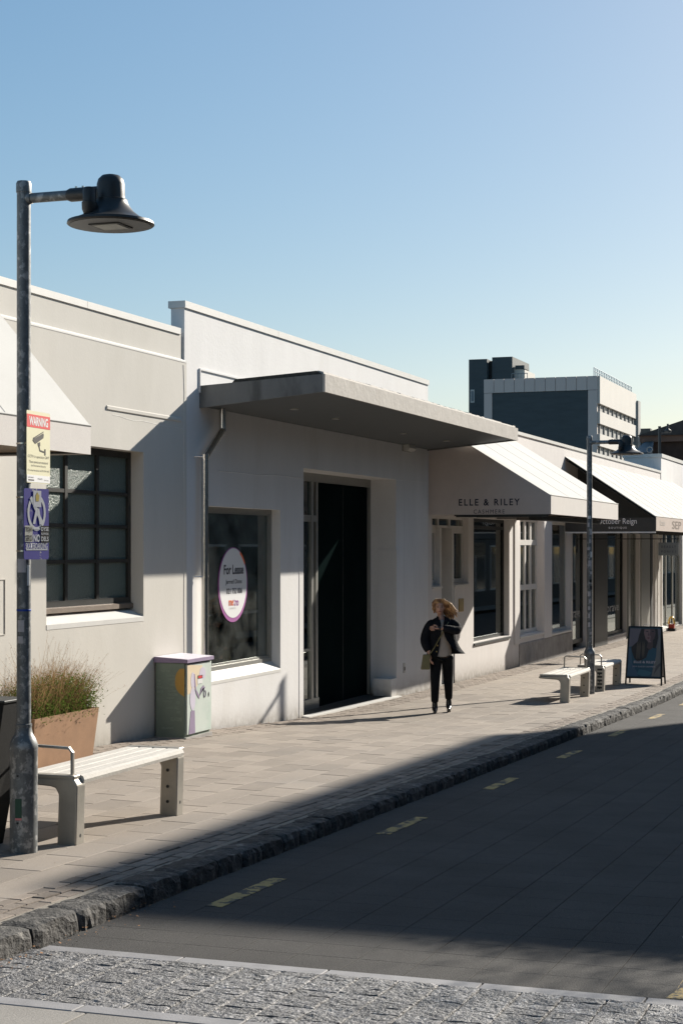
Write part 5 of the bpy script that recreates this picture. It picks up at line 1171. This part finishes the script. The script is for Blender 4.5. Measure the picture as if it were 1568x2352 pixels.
# body: pelvis, spine, head, arms, legs as one skin
V = [(0, 0, .88), (0, 0, 1.05), (0, .0, 1.24), (0, -.01, 1.37), (-.015, .0, 1.44), (-.03, .02, 1.53),
     (-.155, 0, 1.33), (-.235, .03, 1.12), (-.20, .10, .94), (-.19, .115, .88),          # her right arm (image left), bent down to the bag
     (.165, 0, 1.33), (.215, .10, 1.25), (.03, .22, 1.285), (-.05, .23, 1.28),          # her left arm raised across the chest
     (-.085, .0, .82), (-.10, .04, .45), (-.105, .03, .16), (-.105, .032, .10),           # leg image left (forward)
     (.085, .0, .82), (.10, -.06, .46), (.115, -.15, .20), (.115, -.155, .14)]
E = [(0, 1), (1, 2), (2, 3), (3, 4), (4, 5), (3, 6), (6, 7), (7, 8), (8, 9), (3, 10), (10, 11), (11, 12), (12, 13), (0, 14), (14, 15), (15, 16), (16, 17), (0, 18), (18, 19), (19, 20), (20, 21)]
RD = [(.12, .085), (.10, .075), (.125, .09), (.07, .06), (.045, .045), (.05, .05), .05, .038, .028, .025, .05, .04, .028, .024, .075, .055, .036, .03, .075, .055, .036, .03]
skin('body', V, E, RD, M_skin)
# head
hc = (-.035, .03, 1.585)
b = MB(); n0 = 0; seg, rings = 28, 20
for i in range(rings + 1):
    ph = math.pi * i / rings; zz = -math.cos(ph)
    for k in range(seg):
        a = 2 * math.pi * k / seg; r_ = math.sin(ph); x = r_ * math.cos(a) * .074; y = r_ * math.sin(a) * .092; z = zz * .115
        if z < 0: x *= 1 - .30 * (-z / .115) ** 1.5; 
        if y > 0:
            x_ = abs(x); y += .020 * math.exp(-((x / .011) ** 2) - (((z + .018) / .022) ** 2)) + .007 * math.exp(-((x / .024) ** 2) - (((z + .062) / .012) ** 2)) - .010 * math.exp(-(((x_ - .030) / .015) ** 2) - (((z - .008) / .013) ** 2)) + .008 * math.exp(-((x / .022) ** 2) - (((z + .10) / .02) ** 2))
        b.v.append(tuple(wp(hc[0] + x - .01 * 0, hc[1] + y, hc[2] + z)))
for i in range(rings):
    for k in range(seg): q = i * seg; b.f.append((q + k, q + (k + 1) % seg, q + seg + (k + 1) % seg, q + seg + k)); b.m.append(0)
hd = b.build('head', M_skin, PW, smooth=True)
M_eye = flat('eye_dark', (.03, .02, .02), .3); M_lip = flat('lips', (.30, .09, .08), .5)
for s in (-1, 1):
    MB().sphere(wp(hc[0] + s * .030, hc[1] + .078, hc[2] + .008), .009, 8, 6).build('eye', M_eye, hd, smooth=True)
    MB().tube([wp(hc[0] + s * .016, hc[1] + .088, hc[2] + .028), wp(hc[0] + s * .032, hc[1] + .087, hc[2] + .034), wp(hc[0] + s * .047, hc[1] + .075, hc[2] + .028)], .004, 5).build('eyebrow', M_hair, hd)
    MB().sphere(wp(hc[0] + s * .074, hc[1] - .005, hc[2] - .005), (.01, .018, .028), 8, 6).build('ear', M_skin, hd, smooth=True)
MB().tube([wp(hc[0] - .022, hc[1] + .083, hc[2] - .062), wp(hc[0], hc[1] + .093, hc[2] - .060), wp(hc[0] + .022, hc[1] + .083, hc[2] - .062)], [.003, .007, .003], 8).build('mouth', M_lip, hd, smooth=True)
# hair: skull cap plus many wavy locks blown to the image right
b = MB(); rh = random.Random(5)
cap = [( .0, -.02, .045)]
for i in range(260):
    th = rh.uniform(-2.45, 2.45); side = math.sin(th); back = -math.cos(th)
    st_ = Vector((side * .072, .012 + (-.075) * math.cos(th) * .9 + .005, .075 + rh.uniform(-.02, .035)))
    if math.cos(th) < -.35: st_.z = .112; st_.y = .05
    L = rh.uniform(.17, .27) if side > -.15 else rh.uniform(.10, .17); pts = []; ph = rh.uniform(0, 6)
    for k in range(8):
        t = k / 7; out = (.018 if side > -.15 else .004) * math.sin(min(1, t * 1.6) * math.pi / 2)
        blow = (.125 if side > -.1 else .0) * t ** 1.3 * rh.uniform(.8, 1.2)
        p = Vector((st_.x + side * out + blow + .012 * math.sin(ph + t * 9), st_.y + (-.05 * t if math.cos(th) > -.3 else .0) + .01 * math.cos(ph + t * 8), st_.z - L * t ** 1.25))
        if math.cos(th) < -.35: p.x += (.05 if th > 0 else -.028) * min(1, t * 2.5)
        pts.append(wp(hc[0] + p.x, hc[1] + p.y, hc[2] + p.z))
    b.tube(pts, [.005, .009, .010, .010, .009, .008, .006, .002], 5)
n_ = len(b.v)
b.sphere((0, 0, 0), (1, 1, 1), 20, 12)
for i in range(n_, len(b.v)):
    x, y, z = b.v[i]; b.v[i] = tuple(wp(hc[0] + x * .080, hc[1] - .012 + y * (.094 if z > .25 else .080), hc[2] + .046 + z * .088))
for i in range(70):
    x0 = rh.uniform(-.055, .065); sd = -1 if x0 < .0 else 1; ph = rh.uniform(0, 6); L = rh.uniform(.07, .13)
    b.tube([wp(hc[0] + x0 + sd * .05 * t ** 1.3 + .004 * math.sin(ph + 7 * t), hc[1] + .055 + .035 * t - .05 * t * t, hc[2] + .128 - L * t ** 1.8) for t in (0, .25, .5, .75, 1)], [.006, .009, .009, .008, .003], 5)
b.build('hair', M_hair, PW, smooth=True)
# hands
def hand(name, wrist, dirv, palm_n, side):
    w0 = Vector(wrist); d_ = Vector(dirv).normalized(); n_ = Vector(palm_n).normalized(); s_ = d_.cross(n_).normalized() * side
    V = [w0, w0 + d_ * .04, w0 + d_ * .085]; E = [(0, 1), (1, 2)]; RR = [(.020, .018), (.034, .016), (.034, .014)]
    hand_o = skin(name, [tuple(q) for q in V], E, RR, M_skin, 1)
    for i, (o_, L) in enumerate(((-.027, .066), (-.009, .074), (.009, .070), (.026, .055))):
        a = w0 + d_ * .075 + s_ * o_; c = a + d_ * L * .5 - n_ * .004; e = c + d_ * L * .34 - n_ * .02; f = e + d_ * L * .16 - n_ * .018
        skin('finger', [tuple(q) for q in (a, c, e, f)], [(0, 1), (1, 2), (2, 3)], [.010, .009, .008, .006], M_skin, 1, parent=hand_o) if False else MB().tube([wp(*a), wp(*c), wp(*e), wp(*f)], [.010, .009, .008, .005], 8).build('finger', M_skin, hand_o, smooth=True)
    a = w0 + d_ * .03 - s_ * .022; c = a + d_ * .03 - s_ * .022; e = c + d_ * .03 - s_ * .005
    MB().tube([wp(*a), wp(*c), wp(*e)], [.013, .011, .007], 8).build('thumb', M_skin, hand_o, smooth=True)
    return hand_o
hand('hand', (-.045, .235, 1.28), (-1, .12, .02), (0, 1, .2), 1)
hand('hand', (-.19, .12, .885), (.12, .25, -1), (-1, 0, 0), 1)
MB().tube([wp(-.030, .236, 1.28), wp(-.052, .238, 1.28)], .031, 14).build('watch', M_charcoal, PW)
# jacket: trunk shell open at the front, flapping to the image right, and two sleeves
def shellpart(name, rings_, m, closed=False, th=.008):
    b = MB(); n = len(rings_[0]); 
    for r_ in rings_: b.v += [tuple(wp(*q)) for q in r_]
    for i in range(len(rings_) - 1):
        for k in range(n if closed else n - 1): b.f.append((i * n + k, i * n + (k + 1) % n, (i + 1) * n + (k + 1) % n, (i + 1) * n + k)); b.m.append(0)
    o = b.build(name, m, PW, smooth=True); md = o.modifiers.new('t', 'SOLIDIFY'); md.thickness = th; md.offset = 1; s2 = o.modifiers.new('u', 'SUBSURF'); s2.levels = s2.render_levels = 1; return o
def arc(cx_, cy_, rx, ry, a0, a1, z, n=18, fn=None):
    out = []
    for i in range(n):
        a = R(a0 + (a1 - a0) * i / (n - 1)); x, y = cx_ + rx * math.sin(a), cy_ + ry * -math.cos(a); q = (x, y, z)
        out.append(fn(q, a, i / (n - 1)) if fn else q)
    return out
rg2 = random.Random(9); rr_ = []
for z, rx, ry, gap, flap in ((1.43, .075, .075, 30, 0), (1.395, .15, .095, 12, 0), (1.34, .185, .115, 6, 0), (1.26, .19, .13, 4, 0), (1.15, .19, .135, 5, .01), (1.03, .20, .14, 10, .05), (.93, .21, .15, 15, .11), (.86, .225, .155, 19, .17)):
    def f_(q, a, t, flap=flap, z=z):
        k = max(0, (t - .45) / .55); return (q[0] + flap * k ** .8 + .008 * math.sin(a * 6 + z * 9), q[1] + flap * .25 * k + .006 * math.cos(a * 5 + z * 14), q[2] + flap * .25 * k - (.02 if t < .1 else 0))
    # angles run from the image-left front edge round the back to the image-right front edge
    rr_.append(arc(0.005, 0, rx, ry, -180 + gap, 180 - gap, z, 22, f_))
shellpart('jacket', rr_, M_jack)
def sleeve(pts, rad):
    b = MB(); b.tube([wp(*p) for p in pts], rad, 12); o = b.build('sleeve', M_jack, PW, smooth=True); s2 = o.modifiers.new('u', 'SUBSURF'); s2.levels = s2.render_levels = 1; return o
sleeve([(-.10, 0, 1.365), (-.165, 0, 1.34), (-.225, .015, 1.23), (-.262, .03, 1.10), (-.245, .06, 1.03), (-.215, .09, .96), (-.198, .105, .93)], [.06, .078, .076, .074, .072, .062, .052])
sleeve([(.10, 0, 1.37), (.175, .01, 1.345), (.232, .06, 1.28), (.235, .11, 1.235), (.15, .165, 1.255), (.05, .215, 1.28), (-.005, .225, 1.285)], [.06, .078, .078, .074, .064, .055, .048])
shellpart('collar', [arc(-.005, .01, .085, .08, -150, 150, 1.40, 14), arc(-.008, .0, .068, .068, -140, 140, 1.455, 14)], M_jack)
# blouse front
bl2 = []
for z, rx, ry in ((1.40, .06, .06), (1.32, .10, .09), (1.2, .12, .10), (1.08, .125, .10), (.98, .14, .105), (.90, .155, .12)):
    bl2.append(arc(-.01, 0, rx, ry, 100, 260, z, 12, lambda q, a, t, z=z: (q[0] + .006 * math.sin(a * 8 + z * 20), q[1] + .012, q[2] - (.0 if z > .95 else .07 * math.sin(t * math.pi)))))
shellpart('blouse', bl2, M_blouse)
# trousers
V = [(0, 0, .955), (-.088, .005, .80), (-.10, .035, .48), (-.103, .03, .30), (-.105, .03, .14), (.088, .0, .80), (.10, -.05, .48), (.11, -.10, .32), (.115, -.15, .18)]
skin('trousers', V, [(0, 1), (1, 2), (2, 3), (3, 4), (0, 5), (5, 6), (6, 7), (7, 8)], [(.165, .118), (.108, .10), (.078, .076), (.066, .066), (.060, .060), (.108, .10), (.078, .076), (.066, .066), (.060, .060)], M_jean)
# ankle boots
for x, y, z, dz in ((-.105, .03, 0, 0), (.115, -.15, .02, .02)):
    zo = zg(*(wp(x, y, 0)).xy) - wb.z
    b = MB(); b.tube([wp(x, y, zo + z + .20), wp(x, y, zo + z + .10), wp(x, y + .015, zo + z + .055), wp(x, y + .08, zo + z + .04), wp(x - .003, y + .15, zo + z + .028), wp(x - .004, y + .185, zo + z + .022)], [(.044, .044), (.042, .044), (.038, .048), (.040, .034), (.034, .022), (.014, .012)], 12)
    bo_ = b.build('boot', M_boot, PW, smooth=True); s2 = bo_.modifiers.new('u', 'SUBSURF'); s2.levels = s2.render_levels = 1
    b = MB(); b.hexa([wp(x - .025, y - .035, zo), wp(x + .025, y - .035, zo), wp(x + .025, y + .02, zo), wp(x - .025, y + .02, zo), wp(x - .03, y - .04, zo + .05), wp(x + .03, y - .04, zo + .05), wp(x + .03, y + .03, zo + .05), wp(x - .03, y + .03, zo + .05)]); b.build('heel', M_black, bo_)
# handbag on its strap
hbp = wp(-.255, .12, .68)
HBg = thing('handbag', hbp, 'olive leather handbag hanging at the walking woman\'s side', 'bag')
b = MB(); b.hexa([wp(-.32, .07, .66), wp(-.185, .07, .66), wp(-.185, .17, .66), wp(-.32, .17, .66), wp(-.285, .09, .885), wp(-.175, .09, .885), wp(-.175, .15, .885), wp(-.285, .15, .885)]); bo_ = b.build('bag_body', M_bagm, HBg)
m = bo_.modifiers.new('b', 'BEVEL'); m.width = .012; m.segments = 2
MB().tube([wp(-.20, .13, .87), wp(-.13, .16, .97), (wp(-.03, .165, 1.15)), wp(.07, .135, 1.33), wp(.13, .03, 1.42), wp(.13, -.08, 1.40)], .008, 6).build('strap', M_bagm, HBg)
for q in ((-.07, .15, 1.02), (-.085, .155, .93)): MB().sphere(wp(*q), .012, 8, 6).build('buckle', M_brass, HBg, smooth=True)

# ------------------------------------------------------------------ litter of small leaves on the pavement
b = MB(); rl = random.Random(11)
for i in range(420):
    if rl.random() < .6: u_, v_ = rl.uniform(10, 34), VW - abs(rl.gauss(0, .05)) - .01
    elif rl.random() < .5: u_, v_ = rl.uniform(7.5, 9.5), VK - abs(rl.gauss(0, .10))
    else: u_, v_ = rl.uniform(9, 25), rl.uniform(5, 8.5)
    z = (zg(u_, v_) if v_ > VK else zr(u_) + .018) + .003; r_ = rl.uniform(.004, .014 if v_ < VK or v_ > 8.4 else .009); a = rl.uniform(0, 6.3)
    b.add([(u_ + r_ * math.cos(a + q), v_ + r_ * .6 * math.sin(a + q), z + rl.uniform(0, r_ * .8)) for q in (0, 1.6, 3.1, 4.7)], [(0, 1, 2, 3)])
b.build('leaf_litter', mat('dry_leaf', (.24, .12, .05), .9, var=.3, bump=0), kind='stuff')

# ------------------------------------------------------------------ the other side of the street (outside the frame; casts the shade on the road)
M_opp = mat('opposite_render', (.09, .085, .08), .85, var=.1, vs_=1, bump=.1); M_opb = mat('opposite_brick', (.07, .05, .04), .9, var=.2, vs_=3, bump=.2)
def opp(u0, u1, zt_, m, label, floors):
    t = thing('opposite_building', ((u0 + u1) / 2, -5, -1), label, 'building')
    MB().box(u0, u1, -14, -4, -2, zt_).build('wall', m, t); MB().box(u0 - .05, u1 + .05, -14.1, -3.9, zt_ - .25, zt_ + .0).build('parapet', m, t)
    for f in range(floors):
        for k in range(int((u1 - u0) / 3)):
            a = u0 + 1 + 3 * k; z = .1 + 3.3 * f; wn = MB().box(a, a + 1.9, -3.995, -3.96, z + (.6 if f else .1), z + 2.4).build('window', M_frame, t)
            MB().box(a + .08, a + 1.82, -3.96, -3.955, z + (.68 if f else .2), z + 2.32).build('pane', flat('dark_window_glass', (.03, .04, .045), .05), wn)
SZ = 12.7
opp(34.05, 46.3, SZ, M_opb, 'tall brick building across the street, outside the picture', 3)
opp(47.5, 230, 9.6, M_opp, 'dark rendered shops across the street, farther end', 2); opp(6, 33.9, 6.3, M_opp, 'low rendered shops across the street, nearer end', 1)  # heights raised and render darkened to block sky light and its reflections
opp(-32, 4.5, 12.0, M_opb, 'unseen tall brick block added behind the camera to cut sky light', 3)  # unseen block, added to hold back sky light from behind the camera
# street tree whose shade dapples the corner
tp = Vector((18.5, -2.75, zr(18.9) + .1)); ot = thing('street_tree', tp, 'small leafy street tree across the road, outside the picture', 'tree')
rt_ = random.Random(4); b = MB(); b.tube([tp, tp + Vector((.05, 0, 1.5)), tp + Vector((0, .1, 3.2)), tp + Vector((.1, .1, 4.6))], [.13, .10, .08, .04], 10)
for i in range(26):
    a = rt_.uniform(0, 6.28); z0_ = rt_.uniform(2.4, 4.6); L = rt_.uniform(.8, 1.7); s0 = tp + Vector((0, .08, z0_)); e = s0 + Vector((math.cos(a) * L, math.sin(a) * L, rt_.uniform(.2, 1.2))); b.tube([s0, s0.lerp(e, .5) + Vector((0, 0, .1)), e], [.035, .02, .006], 5)
b.build('trunk', mat('bark', (.12, .09, .07), .9), ot); b = MB()
for c_ in range(60):
    a = rt_.uniform(0, 6.28); rr2 = rt_.uniform(.3, 1.75); cc = tp + Vector((math.cos(a) * rr2, math.sin(a) * rr2, rt_.uniform(3.2, 5.7)))
    for i in range(48):
        q = cc + Vector((rt_.gauss(0, .22), rt_.gauss(0, .22), rt_.gauss(0, .16))); a1 = Vector((rt_.uniform(-1, 1), rt_.uniform(-1, 1), rt_.uniform(-.5, .5))).normalized() * .07; a2 = a1.cross(Vector((rt_.random(), rt_.random(), 1))).normalized() * .03
        b.add([q, q + a1 * .5 + a2, q + a1, q + a1 * .5 - a2], [(0, 1, 2, 3)])
b.build('crown', M_leaf, ot, kind='stuff')
